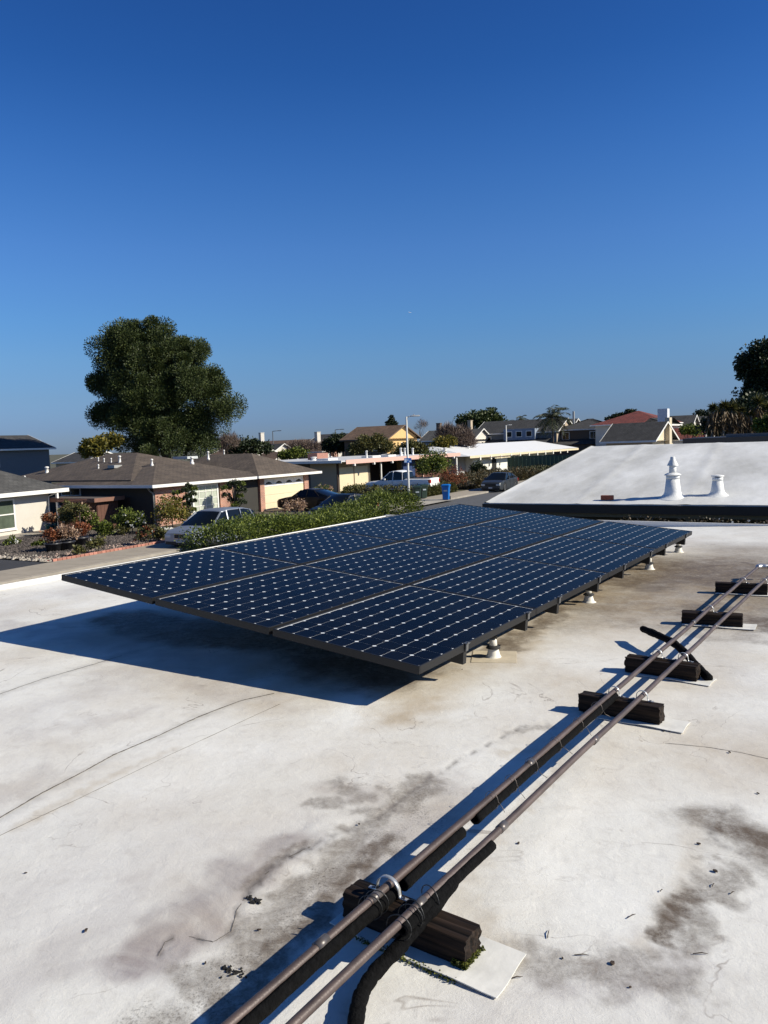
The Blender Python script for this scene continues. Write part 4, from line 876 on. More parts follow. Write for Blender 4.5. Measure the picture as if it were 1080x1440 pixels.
# --- house 3: flat roofed with pink fascia, carport
H3 = st(58.5, -38.6)
pink = pm('pink_fascia_paint', (.66, .40, .33), .6, var=.05); gravel = pm('white_gravel_roof', (.52, .52, .53), .85, var=.25, scale=2)
def house_flat():
    az = 33; root = empty('flat_roofed_house', (H3.x, H3.y, G), R(90-az), 'low flat-roofed house with pink fascia, cream doors and an open carport', 'house')
    H = 2.75; L = 21.5
    MB().box(-1.2, L, -1.5, 13, H, H+.10).build('roof_deck', gravel, root)
    f = MB().box(-.6, L, -1.56, -1.5, H-.22, H+.16).build('fascia', pink, root)
    MB().box(-1.26, -1.2, -1.5, 13, H-.1, H+.13).build('white_fascia', white_paint, root)
    for i in range(7): MB().box(i*3.2+.6, i*3.2+.78, -1.62, -1.4, H-.42, H-.22).build('beam_end', white_paint, root)
    tanw = pm('tan_siding', (.34, .28, .20), .8, var=.05)
    MB().box(0, 10, 3.0, 12, 0, H).build('wall', pm('grey_brown_siding', (.10, .085, .07), .85, var=.1), root)
    MB().box(0, 4.6, .0, 3.0, 0, H).build('garage_wall', tanw, root); MB().box(4.6, 5.4, .0, .15, 0, H).build('garage_side', tanw, root)
    for u in (.35, 2.75): 
        g = MB().box(u, u+2.2, -.07, -.002, .05, 2.2).build('garage_door', cream_paint, root)
    MB().box(0, .25, -.1, .0, 0, H).build('dark_post', dark_brown, root)
    MB().box(5.4, 16, 3.5, 4, 0, H).build('carport_back', dark_brown, root); MB().box(5.6, 5.72, -1.2, -1.08, 0, H-.2).build('post', white_paint, root)
    window(root, 'y', 3.5, 7.5, 9.4, .8, 2.0, 2, 1, out=-1); MB().box(9.9, 10.9, 3.44, 3.5, 0, 2.1).build('door', dark_brown, root)
    MB().box(10.8, 13.2, -.5, -.4, .2, H-.2).build('blue_screen', pm('blue_tarp', (.015, .035, .11), .6, var=.2), root)
    MB().box(13.4, 13.55, -1.3, -1.15, 0, H-.2).build('post', pink, root); MB().box(21, 21.2, -1.3, -1.15, 0, H-.2).build('post', white_paint, root)
    MB().box(13.6, 21.4, .0, .3, 0, H).build('brown_wall', pm('red_brown_cladding', (.085, .03, .018), .85, var=.4, scale=7), root)
    window(root, 'y', 0, 18, 19.8, 1.0, 2.0, 2, 1, out=-1)
    for x, y, h, r in ((-.8, 11, .75, .16), (-.9, 12.4, .4, .14), (2.5, 4.5, .3, .3), (8.5, 2.4, .75, .12), (15.3, 2.5, .9, .14), (16.6, 2.8, .85, .13), (18.0, 2.6, .8, .14), (18, 4, .3, .12), (6, 5, .25, .1)): roof_vent(root, x, y, H+.1, h, r)
    MB().box(5, 6.8, 6, 7.2, H+.1, H+.75).build('chimney', pm('pale_red_brick', (.34, .17, .13), .9, var=.2), root)
    for x in (1.5, 9, 12): MB().box(x, x+1.5, 2.0, 3.4, H+.1, H+.28).build('skylight', white_paint, root)
house_flat()
# --- house 4: white with low white gable roof, green fence
def house_white():
    c = far(664, 96); az = 33; root = empty('white_house', (c.x, c.y, G), R(90-az), 'white house with low white gable roof behind the green fence', 'house')
    H = 2.35; L = 11.5
    wht = pm('white_wall', (.70, .68, .62), .7, var=.04)
    MB().box(0, L, 0, 9, 0, H).build('wall', wht, root); MB().box(-2.2, -.002, 1.0, 9, 0, H).build('shade_grey_side_wall', pm('shade_grey_wall', (.32, .32, .32), .8), root)  # side wall greyed in its colour to stand for shade
    wr = pm('bright_white_roof', (.72, .72, .72), .6, var=.05, scale=1)
    X0, X1, Y0, Y1 = -3.6, L+24, -1.4, 15; z = H
    MB().add([(X0, Y0, z), (X1, Y0, z+.1), (X1, Y1, z+.1), (X0, Y1, z), (X0+4, 6.0, z+1.35), (X1, 6.0, z+1.45)], [(0, 1, 5, 4), (2, 3, 4, 5), (3, 0, 4), (1, 2, 5), (0, 3, 2, 1)]).build('roof', wr, root)
    MB().box(X0, X1, Y0-.05, Y0-.002, z-.24, z+.05).build('fascia', cream_paint, root)
    for i in range(11): MB().box(i*3.1-1, i*3.1-.7, Y0-.12, Y0-.05, z-.55, z-.1).build('beam_end', wht, root)
    MB().add([(X0-1.5, 1.5, z+.15), (X0-1.5, 12, z+.15), (X0-1.5, 6.5, z+1.0), (X0-.5, 1.5, z+.15), (X0-.5, 12, z+.15), (X0-.5, 6.5, z+1.0)], [(0, 1, 2), (5, 4, 3), (0, 2, 5, 3), (2, 1, 4, 5), (1, 0, 3, 4)]).build('dark_gable', dark_brown, root)
    MB().box(5.6, 6.9, -.05, -.002, 0, 2.1).build('door', dark_opening, root)
    tr = MB()
    for i in range(7): tr.box(1.5+i*1.2, 1.58+i*1.2, -2.6, -.06, 2.0, 2.08)
    tr.box(1.2, 9.2, -2.5, -2.4, 1.9, 2.0); tr.build('trellis', cream_paint, root)
    fp = MB()
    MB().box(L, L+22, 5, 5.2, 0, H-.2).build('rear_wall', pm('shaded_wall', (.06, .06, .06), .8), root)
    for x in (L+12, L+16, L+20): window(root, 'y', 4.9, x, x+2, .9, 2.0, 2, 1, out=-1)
    MB().box(L+10.5, L+23, 2.4, 5, 1.5, H-.25).build('cream_wall', wht, root)
    for x, y in ((-2.6, 2.5), (-1.4, 3), (5, 3), (-2.5, 7)): roof_vent(root, x, y, z+.5, .6, .17)
    a = far(713, 100)
    f = empty('green_fence', (a.x, a.y, G), R(90-122-6), 'dark green corrugated fence beside the white house', 'fence')
    gm = pm('green_painted_metal', (.035, .085, .055), .5, var=.1)
    for i in range(22): MB().box(i*.55, i*.55+.5, -.03, .03, 0, 2.0).build('fence_panel', gm, f)
    MB().box(0, 12.1, -.05, .05, 1.98, 2.06).build('top_rail', gm, f)
house_white()

def far_house(name, label, px, D, gw, ln, wall, rise, wallm, gabm, roofm, az=32, windows=(), gwin=(), hipped=False, ch=None, ov=.5, fas=white_paint, extra=None):
    p = far(px, D); root = empty(name, p, R(90-az), label, 'house')
    MB().box(0, gw, .1, ln, 0, wall).build('wall', wallm, root)
    MB().box(0, gw, 0, .1, 0, wall).build('side_wall', gabm, root)
    if not hipped: gable_end(root, 'y', .0, 0, gw, wall, rise, gabm, .1, ov)
    hip(root, 0, gw, 0, ln, wall, rise, roofm, ov, 'y', not hipped, not hipped, fascia=fas)
    for (y0, y1, z0, z1) in windows: window(root, 'x', 0, y0, y1, z0, z1, 2, 1, out=-1, fw=.12, sill=False)
    for (x0, x1, z0, z1) in gwin: window(root, 'y', 0, x0, x1, z0, z1, 1, 1, out=-1, fw=.06, sill=False)
    if ch: chimney(root, ch[0], ch[1], wall, wall+ch[2], ch[3], ch[3]*.7, ch[4])
    if extra: extra(root)
    return root
grey_wall = pm('grey_blue_siding', (.13, .15, .17), .8, var=.08); brown_wall = pm('brown_siding', (.12, .085, .06), .8, var=.08); tan_wall = pm('tan_stucco', (.42, .34, .25), .85, var=.06)
far_house('two_storey_house', 'two-storey house with dark grey roof behind the leftmost house', 68, 82, 9, 14, 5.0, 1.5, grey_wall, grey_wall, shing_dark, -56,
          windows=((5.5, 7.5, 3.2, 4.4),), extra=lambda r: MB().box(-.25, -.002, 6.4, 14, 2.6, 4.4).build('sunlit_wall_patch', stucco_white, r))  # pale slab stands for the sunlit part of the wall
far_house('yellow_house', 'two-storey yellow house with a wide brown roof behind the pink fascia', 544, 108, 8.6, 7.2, 4.9, 1.9, brown_wall, stucco_yellow, shing_tan, 32, windows=((1.2, 2.2, 3.2, 4.5), (4.0, 5.6, 3.2, 4.5)), gwin=((3.8, 4.4, 3.0, 4.3),), fas=brown_wall, extra=lambda r: (MB().box(2, 8, -3.5, 0, 0, 2.2).build('porch', stucco_yellow, r), hip(r, 1.4, 8.4, -3.8, 0, 2.2, 1.3, shing_dark, .3, 'y', True, False, name='porch_roof')))
far_house('grey_house', 'long two-storey house with dark green-grey roof and a white gable', 665, 138, 8, 10.2, 4.4, 1.9, grey_wall, stucco_white, shing_grey, 30, windows=((3, 4, 3.0, 4.1), (8.2, 8.9, 2.6, 3.9), (9.2, 9.9, 2.6, 3.9)), gwin=((4, 4.8, 3.1, 3.9),), ch=(4, 2.2, 3.4, .9, tan_wall),
          extra=lambda r: chimney(r, 5, 9, 4.4, 7.6, .8, .8, brown_wall))
far_house('house_with_dormer', 'two-storey house with charcoal roof and a blue-grey dormer of three windows', 783, 137, 9.6, 15.5, 5.3, 2.4, grey_wall, tan_wall, shing_dark, 32, windows=((12.5, 14, 3.6, 4.8),), gwin=((3.6, 4.8, 3.6, 4.8),), extra=lambda r: (MB().box(-1.2, 1.2, 3.6, 9.6, 4.0, 6.0).build('dormer', pm('blue_grey_siding', (.22, .26, .33), .7), r), [window(r, 'x', -1.2, y, y+1.2, 4.5, 5.6, 1, 1, out=-1, fw=.12, sill=False) for y in (4.1, 6.0, 7.9)], MB().box(-3.2, -.02, 1.5, 14, 0, 3.2).build('lower_storey', grey_wall, r), MB().add([(-3.7, 1, 3.2), (-3.7, 14.5, 3.2), (0, 14.5, 4.2), (0, 1, 4.2)], [(0, 3, 2, 1)]).build('lower_roof', shing_dark, r)))
far_house('house_with_white_gable', 'house with a white-trimmed gable right of the palm tree', 801, 150, 8, 6, 5.6, 2.2, tan_wall, tan_wall, shing_grey, 32)
far_house('low_grey_house', 'plain grey-roofed house between the palm tree and the hipped house', 822, 175, 8, 7, 5.2, 1.7, grey_wall, tan_wall, shing_grey, 32)
far_house('hipped_grey_house', 'two-storey tan house with hipped charcoal roof and white-framed windows', 855, 134, 10.6, 9.4, 5.5, 1.9, brown_wall, stucco_cream, shing_dark, 32, windows=((1.8, 3.2, 3.7, 5.1), (6.8, 8.2, 3.7, 5.1)), hipped=True, extra=lambda r: (MB().box(-3, -.02, -.6, 9.4, 0, 2.9).build('lower_storey', brown_wall, r), MB().add([(-3.6, -1.2, 2.9), (-3.6, 10, 2.9), (0, 9.4, 3.8), (0, -.6, 3.8)], [(0, 3, 2, 1)]).build('lower_roof', shing_dark, r), MB().lathe([(.2, 5), (.2, 8.8)], 10, (3, 7, 0)).build('flue', steel_m, r)))
far_house('red_tiled_house', 'large house with a broad red hipped tile roof', 934, 122, 11, 11, 6.0, 2.2, stucco_white, stucco_white, tile_red, 34, hipped=True, ov=.7)
far_house('cream_gabled_house', 'cream house with dark roof and chimney on its sunlit gable', 918, 78, 6, 4.9, 3.6, 1.9, tan_wall, stucco_cream, shing_dark, 39, windows=((1.0, 1.7, 2.0, 3.0), (2.6, 3.4, 2.0, 3.0)), gwin=((.8, 1.3, 1.8, 3),), extra=lambda r: (MB().box(3.5, 4.2, -.5, -.02, 0, 5.9).build('chimney', stucco_cream, r), None))
far_house('white_chimney_house', 'white house with a tall square white chimney beside the red roof', 940, 100, 6, 3, 5.4, 1.0, stucco_white, stucco_white, shing_grey, 32, hipped=True, gwin=((1.0, 2.2, 3.9, 5.0),), extra=lambda r: MB().box(-1.6, -.3, -.2, 1.0, 0, 7.4).build('chimney', pm('white_flue', (.6, .62, .66), .7), r))
far_house('small_white_gabled_house', 'small dark-roofed house with a white gable near the palms', 970, 128, 7, 5, 5.2, 2.0, tan_wall, stucco_white, shing_dark, 32)
far_house('low_red_roofed_house', 'low house with a red-brown roof and small white gable near the palms', 986, 98, 5, 5.5, 3.4, 1.5, stucco_white, stucco_white, tile_red, 32)
far_house('dark_flat_house', 'grey-roofed house just left of the tall dark trees', 1000, 150, 9, 6, 5.6, 1.8, stucco_white, stucco_white, shing_grey, 32)
far_house('brown_gabled_house', 'brown-roofed house with stacked white gables and a tall chimney, far left of centre', 384, 150, 5, 7, 3.3, 1.6, brown_wall, stucco_white, shing_dark, 40, ch=(1.5, 5, 3.8, .9, stucco_white))
far_house('brown_gabled_house', 'small white-gabled garage in front of the stacked gables', 385, 118, 4, 4, 2.3, 1.2, brown_wall, stucco_white, shing_tan, 40)
far_house('distant_brown_house', 'long low brown-roofed house with a tall white chimney left of the dark tree', 452, 146, 6, 12, 3.1, 1.7, brown_wall, stucco_white, shing_tan, 36, ch=(3, 3.5, 3.7, 1.0, stucco_white), extra=lambda r: chimney(r, 3, -.4, 0, 3, 1, 1, red_brick))
far_house('distant_brown_house', 'dark-roofed house peeking out left of the yellow house', 484, 165, 8, 9, 5.0, 1.7, brown_wall, brown_wall, shing_dark, 32)
far_house('distant_house', 'brown roof on the skyline behind the stacked gables', 425, 190, 8, 22, 4.4, 1.5, brown_wall, brown_wall, shing_tan, 36)
far_house('distant_house', 'small pale house glimpsed right of the big pine', 345, 130, 8, 9, 3.0, 1.4, stucco_white, stucco_white, shing_tan, 36)
far_house('distant_house', 'long brown roof low on the skyline left of the big pine', 116, 120, 8, 7, 3.0, 1.5, tan_wall, stucco_white, shing_dark, 32)
far_house('small_gabled_house', 'white-eaved dark roof in front of the dormered house', 688, 131, 5, 5, 2.7, 1.0, grey_wall, stucco_white, shing_dark, 32)
# dark flat roof edge beyond the white roof at the right
def dark_roof():
    p = far(960, 30); root = empty('dark_flat_roofed_house', (p.x, p.y, G), R(90-118), 'black flat roof edge along the foot of the palms at the right', 'house')
    z = hgt(960, 622, 30); MB().box(0, 14, 0, 7, z-.1, z+.14).build('roof', pm('black_roof', (.012, .012, .014), .6), root); MB().box(.5, 13.5, .5, 6.5, 0, z-.1).build('wall', dark_brown, root)
    MB().box(1.5, 13, .4, .6, z+.14, z+.26).build('duct', pm('dark_grey_duct', (.10, .10, .11), .5), root)
dark_roof()

# ================================================================== VEGETATION
pine_leaf = leafm('pine_needles', (.046, .066, .020), .35, .10, (.095, .115, .03))
dark_leaf = leafm('dark_evergreen_leaves', (.022, .036, .014), .5, .12, (.06, .075, .025))
hedge_leaf = leafm('hedge_leaves', (.080, .112, .018), .5, .28, (.27, .31, .055))
olive_leaf = leafm('olive_leaves', (.085, .090, .030), .4, .2, (.20, .17, .05))
yel_leaf = leafm('yellow_green_leaves', (.12, .115, .02), .4, .25, (.26, .2, .03))
red_leaf = leafm('rust_red_leaves', (.16, .05, .022), .4, .2, (.38, .14, .06))
pale_leaf = leafm('dry_pink_blossoms', (.30, .19, .12), .4, .2, (.55, .40, .30))
white_flower = leafm('white_flowers', (.6, .6, .56), .15, .2, (.75, .75, .72))
twig_m = leafm('bare_twigs', (.13, .09, .07), .3, 0, (.20, .15, .12))
palm_leaf = leafm('palm_fronds', (.045, .058, .030), .4, .15, (.11, .12, .06))
spike_leaf = leafm('spiky_leaves', (.06, .07, .020), .5, .2, (.20, .17, .05))
dead_spike = leafm('dead_hanging_leaves', (.10, .065, .03), .4, .1, (.19, .12, .05))
# big pine: blobs from the outline in the photo (px, py, radius px)
def blobs_at(base, D, lst, dep=.8, vs=1.0):
    o = []
    for j, (px, py, rx, ry) in enumerate(lst):
        k_ = D/F; p = far(px, D); o.append((p.x-base.x, p.y-base.y+random.uniform(-.25, .25)*rx*k_, hgt(px, py, D), rx*k_, rx*k_*dep, ry*k_*vs))
    return o
b0 = far(232, 76)
pine_b = blobs_at(b0, 76, [(222, 505, 52, 46), (176, 510, 34, 40), (160, 550, 26, 30), (255, 500, 40, 42), (270, 540, 40, 34), (215, 560, 50, 40), (165, 588, 34, 22), (205, 600, 45, 30), (250, 600, 42, 30), (300, 560, 24, 24), (312, 580, 26, 20), (285, 600, 28, 20), (235, 622, 48, 16), (195, 625, 30, 14), (268, 622, 32, 14), (230, 636, 52, 10), (215, 530, 40, 50), (250, 560, 40, 40), (190, 478, 26, 22), (228, 470, 26, 20), (305, 534, 16, 16), (152, 582, 22, 16)])
tree('pine_tree', 'huge rounded dark green pine rising behind the brown-roofed house', b0, 13, .55, pine_b, pine_leaf, 330, 1150, 1.15, .19, .046, .85, .32, .2, 11, nb=18)
def simple(name, label, D, lst, mat, m_, per, cr, ln, wd, seed, cat='tree', trunk=.15, **kw):
    px = sum(q[0] for q in lst)/len(lst); b_ = far(px, D); bl = blobs_at(b_, D, lst); top = max(q[2] for q in bl)
    return tree(name, label, b_, max(.3, top), trunk, bl, mat, m_, per, cr, ln, wd, seed=seed, cat=cat, nb=6, **kw)
simple('tree', 'small yellow-green tree at the foot of the big pine', 70, [(140, 628, 20, 13), (128, 634, 12, 9), (155, 622, 14, 10)], yel_leaf, 60, 90, .55, .25, .09, 21)
simple('tree', 'dark bushy tree right of the big pine', 110, [(345, 630, 20, 9), (364, 631, 14, 9), (330, 634, 12, 7)], dark_leaf, 70, 80, .8, .35, .12, 22)
simple('bare_tree', 'bare reddish tree between the pine and the dark bushy tree', 100, [(322, 625, 14, 12), (310, 630, 10, 10)], twig_m, 60, 60, .6, .6, .02, 23, updn=.8, group=None)
simple('tree', 'dark round tree in front of the yellow house', 118, [(475, 626, 17, 11), (484, 628, 11, 9), (465, 630, 10, 8)], dark_leaf, 80, 110, .8, .32, .13, 24)
simple('shrub', 'green shrubs behind the white roof edge near the stacked gables', 100, [(405, 641, 12, 5), (418, 639, 12, 6), (395, 643, 8, 4)], hedge_leaf, 50, 80, .5, .25, .1, 25, cat='shrub')
simple('bare_tree', 'brown bare shrubbery left of the dark round tree', 122, [(440, 631, 18, 6), (420, 629, 16, 6)], twig_m, 60, 50, .7, .6, .03, 26, updn=.6)
simple('tree', 'olive-brown tree before the brown-roofed yellow house', 96, [(513, 628, 13, 12), (530, 625, 12, 12), (541, 630, 10, 9), (500, 634, 10, 7)], olive_leaf, 110, 80, .55, .3, .07, 27)
simple('shrub', 'low olive bushes at the foot of the yellow gable', 94, [(578, 628, 10, 7), (566, 634, 10, 5), (592, 634, 8, 5)], olive_leaf, 50, 80, .5, .25, .1, 28, cat='shrub')
simple('tree', 'yellow-green tree in front of the long grey house', 100, [(620, 627, 11, 10), (632, 624, 8, 9), (608, 634, 8, 6)], yel_leaf, 70, 80, .5, .25, .08, 29)
simple('bare_tree', 'reddish-brown bare tree in front of the long grey house', 104, [(645, 618, 16, 13), (630, 612, 12, 10), (655, 624, 10, 9)], twig_m, 150, 80, .7, .6, .03, 30, updn=.6)
simple('tree', 'broad dark tree on the skyline behind the long grey house', 170, [(672, 594, 22, 10), (688, 590, 14, 10), (656, 596, 12, 7), (698, 596, 10, 7)], pine_leaf, 90, 110, 1.4, .5, .2, 31)
simple('conifer', 'small dark conifer top above the brown roof', 160, [(552, 597, 7, 4), (552, 590, 2.5, 6), (548, 596, 4, 3)], dark_leaf, 40, 60, .4, .4, .1, 32)
simple('bare_tree', 'thin bare tree on the skyline beside the yellow gable', 180, [(594, 600, 7, 8), (588, 604, 6, 5)], twig_m, 22, 26, .6, .9, .02, 33, updn=.9)
simple('tree', 'dark trees on the skyline left of the red tile roof', 190, [(866, 587, 8, 3), (888, 581, 6, 5), (876, 584, 5, 3), (860, 590, 8, 3), (880, 590, 14, 4)], dark_leaf, 70, 80, .6, .4, .15, 34)
simple('tree', 'rounded green bush beside the low red roof', 88, [(968, 606, 10, 6), (980, 608, 6, 5)], hedge_leaf, 40, 70, .5, .2, .08, 35)
simple('tree', 'green tree glimpsed behind the white gable near the tall dark trees', 160, [(990, 588, 8, 6), (984, 584, 5, 4)], dark_leaf, 40, 60, .9, .4, .15, 36)
# tall dark trees right
simple('tall_tree', 'tall dark loose-leaved tree at the right edge against the sky', 62, [(1072, 508, 30, 26), (1050, 515, 17, 14), (1044, 528, 9, 8), (1062, 545, 16, 12), (1085, 545, 24, 24), (1072, 560, 26, 20), (1060, 570, 20, 12), (1046, 556, 9, 5), (1100, 520, 40, 40)], dark_leaf, 300, 110, .55, .22, .08, 40, trunk=.35)
simple('tree', 'dense dark rounded tree below the tall one at the right edge', 58, [(1062, 582, 34, 22), (1030, 592, 28, 15), (1085, 580, 30, 26), (1010, 602, 16, 10), (1045, 600, 40, 14), (1100, 600, 30, 22)], dark_leaf, 300, 130, .6, .26, .09, 41, trunk=.3)
# spiky cordylines in front
for i, (px, py, ty, sz) in enumerate(((1003, 574, 614, 10), (1018, 571, 616, 11), (1029, 574, 614, 11), (1043, 577, 612, 8), (1066, 566, 610, 14), (1056, 582, 614, 8), (1080, 574, 612, 12))):
    D = 42; sz *= .72; b_ = far(px-4, D); t = empty('cordyline', b_, 0, 'spiky cordyline with hanging dead leaves, %s from the left at the right edge' % nms[i], 'palm', 'spiky palms below the dark trees')
    hd = far(px, D)-b_; zt = hgt(px, py, D); rs = np.random.default_rng(50+i)
    MB().tube([(0, 0, 0), (hd.x*.4, hd.y*.4, zt*.5), (hd.x, hd.y, zt)], [.14, .1, .07], 7).build('trunk', pm('pale_palm_trunk', (.20, .17, .13), .9, var=.3, scale=6), t, True)
    n = 260; d = nrm(rs.normal(size=(n, 3))+np.array([0, 0, .4])); P = np.tile([hd.x, hd.y, zt], (n, 1)); fast('crown', leaves(P, d, sz*D/F*1.15, .028, rs), 4, spike_leaf, t)
    n = 200; P = np.stack([hd.x+rs.normal(0, .12, n), hd.y+rs.normal(0, .12, n), zt-rs.uniform(.1, 1.1, n)], 1); d = rs.normal(size=(n, 3))*.35+np.array([0, 0, -1]); fast('dead_leaves', leaves(P, d, .5, .035, rs), 4, dead_spike, t)
simple('shrub', 'sunlit green shrub at the foot of the spiky palms, right edge', 38, [(1076, 600, 12, 9), (1090, 596, 14, 14)], hedge_leaf, 50, 90, .3, .16, .05, 44, cat='shrub')
# palms
def palm(px, top, D, fr, nfr, label, seed, th=.16):
    b_ = far(px, D); t = empty('palm_tree', b_, 0, label, 'palm'); z = hgt(px, top, D); rs = np.random.default_rng(seed)
    MB().tube([(0, 0, 0), (.1, 0, z*.5), (0, 0, z)], [th*1.3, th, th*.8], 8).build('trunk', bark, t, True)
    fm = MB(); allP = []; allD = []
    for i in range(nfr):
        a = i*2.399+rs.uniform(-.2, .2); up = rs.uniform(-.6, 1.25); L_ = fr*rs.uniform(.8, 1.1)
        p = np.array([0, 0, z]); d = np.array([math.cos(a)*math.cos(up), math.sin(a)*math.cos(up), math.sin(up)]); pts = [p]
        for q in range(9): p = p+d*L_/9; pts.append(p); d = d+np.array([0, 0, -.17]); d /= np.linalg.norm(d)
        fm.tube([tuple(q) for q in pts], [.03]*5+[.012]*5, 4)
        pts = np.array(pts)
        for q in np.linspace(.12, 1, 30):
            k_ = q*9; i0 = min(8, int(k_)); pp = pts[i0]+(pts[i0+1]-pts[i0])*(k_-i0); tang = pts[i0+1]-pts[i0]; tang /= np.linalg.norm(tang); side = np.cross(tang, [0, 0, 1]); side /= np.linalg.norm(side)+1e-6
            for sg in (-1, 1): allP.append(pp); allD.append(side*sg+tang*.5+np.array([0, 0, -.55]))
    fm.build('frond_stem', bark, t); fast('fronds', leaves(np.array(allP), np.array(allD), fr*.26, .04, rs), 4, palm_leaf, t)
palm(777, 588, 131, 3.3, 38, 'feathery palm tree standing between the dormered house and the white gable', 61)
palm(728, 594, 150, 2.6, 16, 'small palm crown above the charcoal roof', 62, .2)
# near hedge along the other side of the own house
def hedge(label, s0, s1, t0, t1, zt, mat, n, ln, wd, seed, name='hedge', zb=0.0, bump=.22, cat='hedge', fl=None):
    rs = np.random.default_rng(seed); b_ = st(s0, (t0+t1)/2); root = empty(name, b_, R(90-SA), label, cat)
    L_ = s1-s0; W_ = (t1-t0)/2
    core = MB().box(.25, L_-.25, -W_+.25, W_-.25, 0, zt-.35).build('branches', pm('dark_twig_mass', (.02, .018, .012), .95), root)
    u_ = rs.random(n)*L_; side = rs.random(n); v_ = np.where(side < .30, W_, np.where(side < .66, -W_, rs.uniform(-W_, W_, n)))
    top = zt+bump*(fbm(u_, v_*2+9, 1.1, 3, seed)-.5)*2+.25*bump*(fbm(u_, v_, 4, 2, seed+1)-.5)*4
    if seed == 71: top = top+np.interp(u_+s0, [13, 15, 16.6, 18.4, 20, 21, 21.9], [0, -.02, -.12, -.20, -.05, .14, .05])
    z = np.where(side < .66, zb+(top-zb)*rs.random(n)**.6, top); v_ = v_+(fbm(u_, z*1.5, 1.3, 3, seed+2)-.5)*.5*np.sign(v_+1e-6)*(side < .66)
    endm = rs.random(n) < .08; u_ = np.where(endm, rs.choice([0., L_], n), u_); v_ = np.where(endm, rs.uniform(-W_, W_, n), v_); z = np.where(endm, zb+(top-zb)*rs.random(n), z)
    ed = np.minimum(u_, L_-u_); z = z-np.clip(.35-ed, 0, 1)*(z > zt*.6)*.7
    P = np.stack([u_, v_, z], 1)+rs.normal(size=(n, 3))*.07; D = np.stack([rs.normal(size=n)*.6, np.sign(v_)*np.where(side < .66, 1, .2)+rs.normal(size=n)*.5, np.where(side < .66, .3, 1.)+rs.normal(size=n)*.5], 1)
    fast('foliage', leaves(P, D, ln, wd, rs), 4, mat, root)
    if fl: fast('flowers', leaves(P[:fl[1]]+np.array([0, 0, .03]), D[:fl[1]], ln*1.1, wd*1.4, rs), 4, fl[0], root)
    return root
hedge('bright green clipped hedge between the parked cars and the solar panels', 13.1, 21.9, -12.9, -11.3, 2.42, hedge_leaf, 80000, .062, .018, 71)
hedge('low red-brown hedge in front of the flat-roofed house', 52.5, 58, -34, -26.6, .75, olive_leaf, 12000, .16, .05, 72, bump=.15)
hedge('low green and rust ground shrubs behind the blue bin', 62, 82, -32, -26.6, .6, leafm('mixed_shrub', (.065, .06, .026), .5, .2, (.17, .11, .05)), 20000, .2, .05, 73, 'shrub_bed', bump=.6, cat='shrub')
hedge('olive hedge below the white house', 84, 97, -32, -28, .45, leafm('dark_olive_shrub', (.05, .055, .022), .5, .2, (.10, .10, .04)), 9000, .22, .07, 74, bump=.5)
def bush(px, py, D, r, h, mat, label, seed, n=1500, ln=.11, wd=.035, fl=None, cat='shrub', name='shrub', stem=False, pot=None):
    p = far(px, D); rs = np.random.default_rng(seed); root = empty(name, p, 0, label, cat); z0 = (hgt(px, py, D)-h) if stem else (pot[1] if pot else 0)
    z0 = max(z0, 0)
    MB().tube([(0, 0, 0), (.03, .02, z0+h*.5)], [.035, .02], 6).build('stem', bark, root, True)
    bl = [(rs.uniform(-.45, .45)*r, rs.uniform(-.45, .45)*r, z0+h*.5+rs.uniform(-.2, .2)*h, r*.62, r*.62, h*.42) for _ in range(5)]+[(0, 0, z0+h*.5, r*.8, r*.8, h*.5)]
    fast('foliage', clumps(bl, max(10, n//40), 40, r*.3, ln, wd, .6, .5, .1, seed), 4, mat, root)
    if fl: fast('flowers', clumps(bl, fl[1], 6, .07, .10, .05, .5, .12, .3, seed+1), 4, fl[0], root)['kind'] = 'stuff'
    if pot:
        MB().lathe([(pot[0]*.72, 0), (pot[0]*.95, pot[1]*.85), (pot[0]*1.05, pot[1]*.86), (pot[0]*1.05, pot[1]), (pot[0]*.9, pot[1]), (pot[0]*.85, pot[1]-.06)], 18).build('pot', pot[2], root, True)
    return root
pot_dark = pm('dark_glazed_pot', (.03, .03, .035), .35); pot_teal = pm('teal_glazed_pot', (.01, .09, .11), .3); 
bush(62, 735, 42.0, .45, .6, red_leaf, 'red-leaved plant in a teal pot beside the white porch post', 81, 900, fl=(pale_leaf, 20), pot=(.27, .5, pot_teal), name='potted_plant', cat='potted plant')
bush(64, 760, 33.5, .5, .55, red_leaf, 'leftmost rust-red plant in a dark pot on the mulch', 82, 900, pot=(.36, .45, pot_dark), name='potted_plant', cat='potted plant')
bush(82, 756, 34.0, .62, .6, pale_leaf, 'pale pink dried shrub in a dark pot between two rust-red ones', 83, 1300, pot=(.4, .45, pot_dark), name='potted_plant', cat='potted plant')
bush(103, 752, 35.5, .55, .6, red_leaf, 'bright rust-red plant in a dark pot, rightmost of three', 84, 1100, pot=(.38, .45, pot_dark), name='potted_plant', cat='potted plant')
bush(88, 722, 40.0, .6, 1.7, olive_leaf, 'tall green bush with a white bloom beside the lattice fence', 85, 2200, fl=(white_flower, 8))
bush(115, 722, 40.5, .55, 1.5, hedge_leaf, 'shrub covered in pale blossoms left of the brown shed', 86, 2000, fl=(pale_leaf, 90))
bush(104, 705, 39.5, .5, .7, olive_leaf, 'small standard tree with a bare leaning trunk near the shed', 87, 700, stem=True, name='small_tree', cat='tree')
bush(140, 732, 39.0, .5, .75, hedge_leaf, 'round bright green shrub in front of the brown shed', 88, 1800)
bush(178, 728, 39.5, .9, 1.3, hedge_leaf, 'green shrub with a few white blooms right of the shed', 89, 1800, fl=(white_flower, 12))
bush(163, 738, 39.2, .4, .6, olive_leaf, 'small olive shrub at the corner of the brown shed', 90, 500)
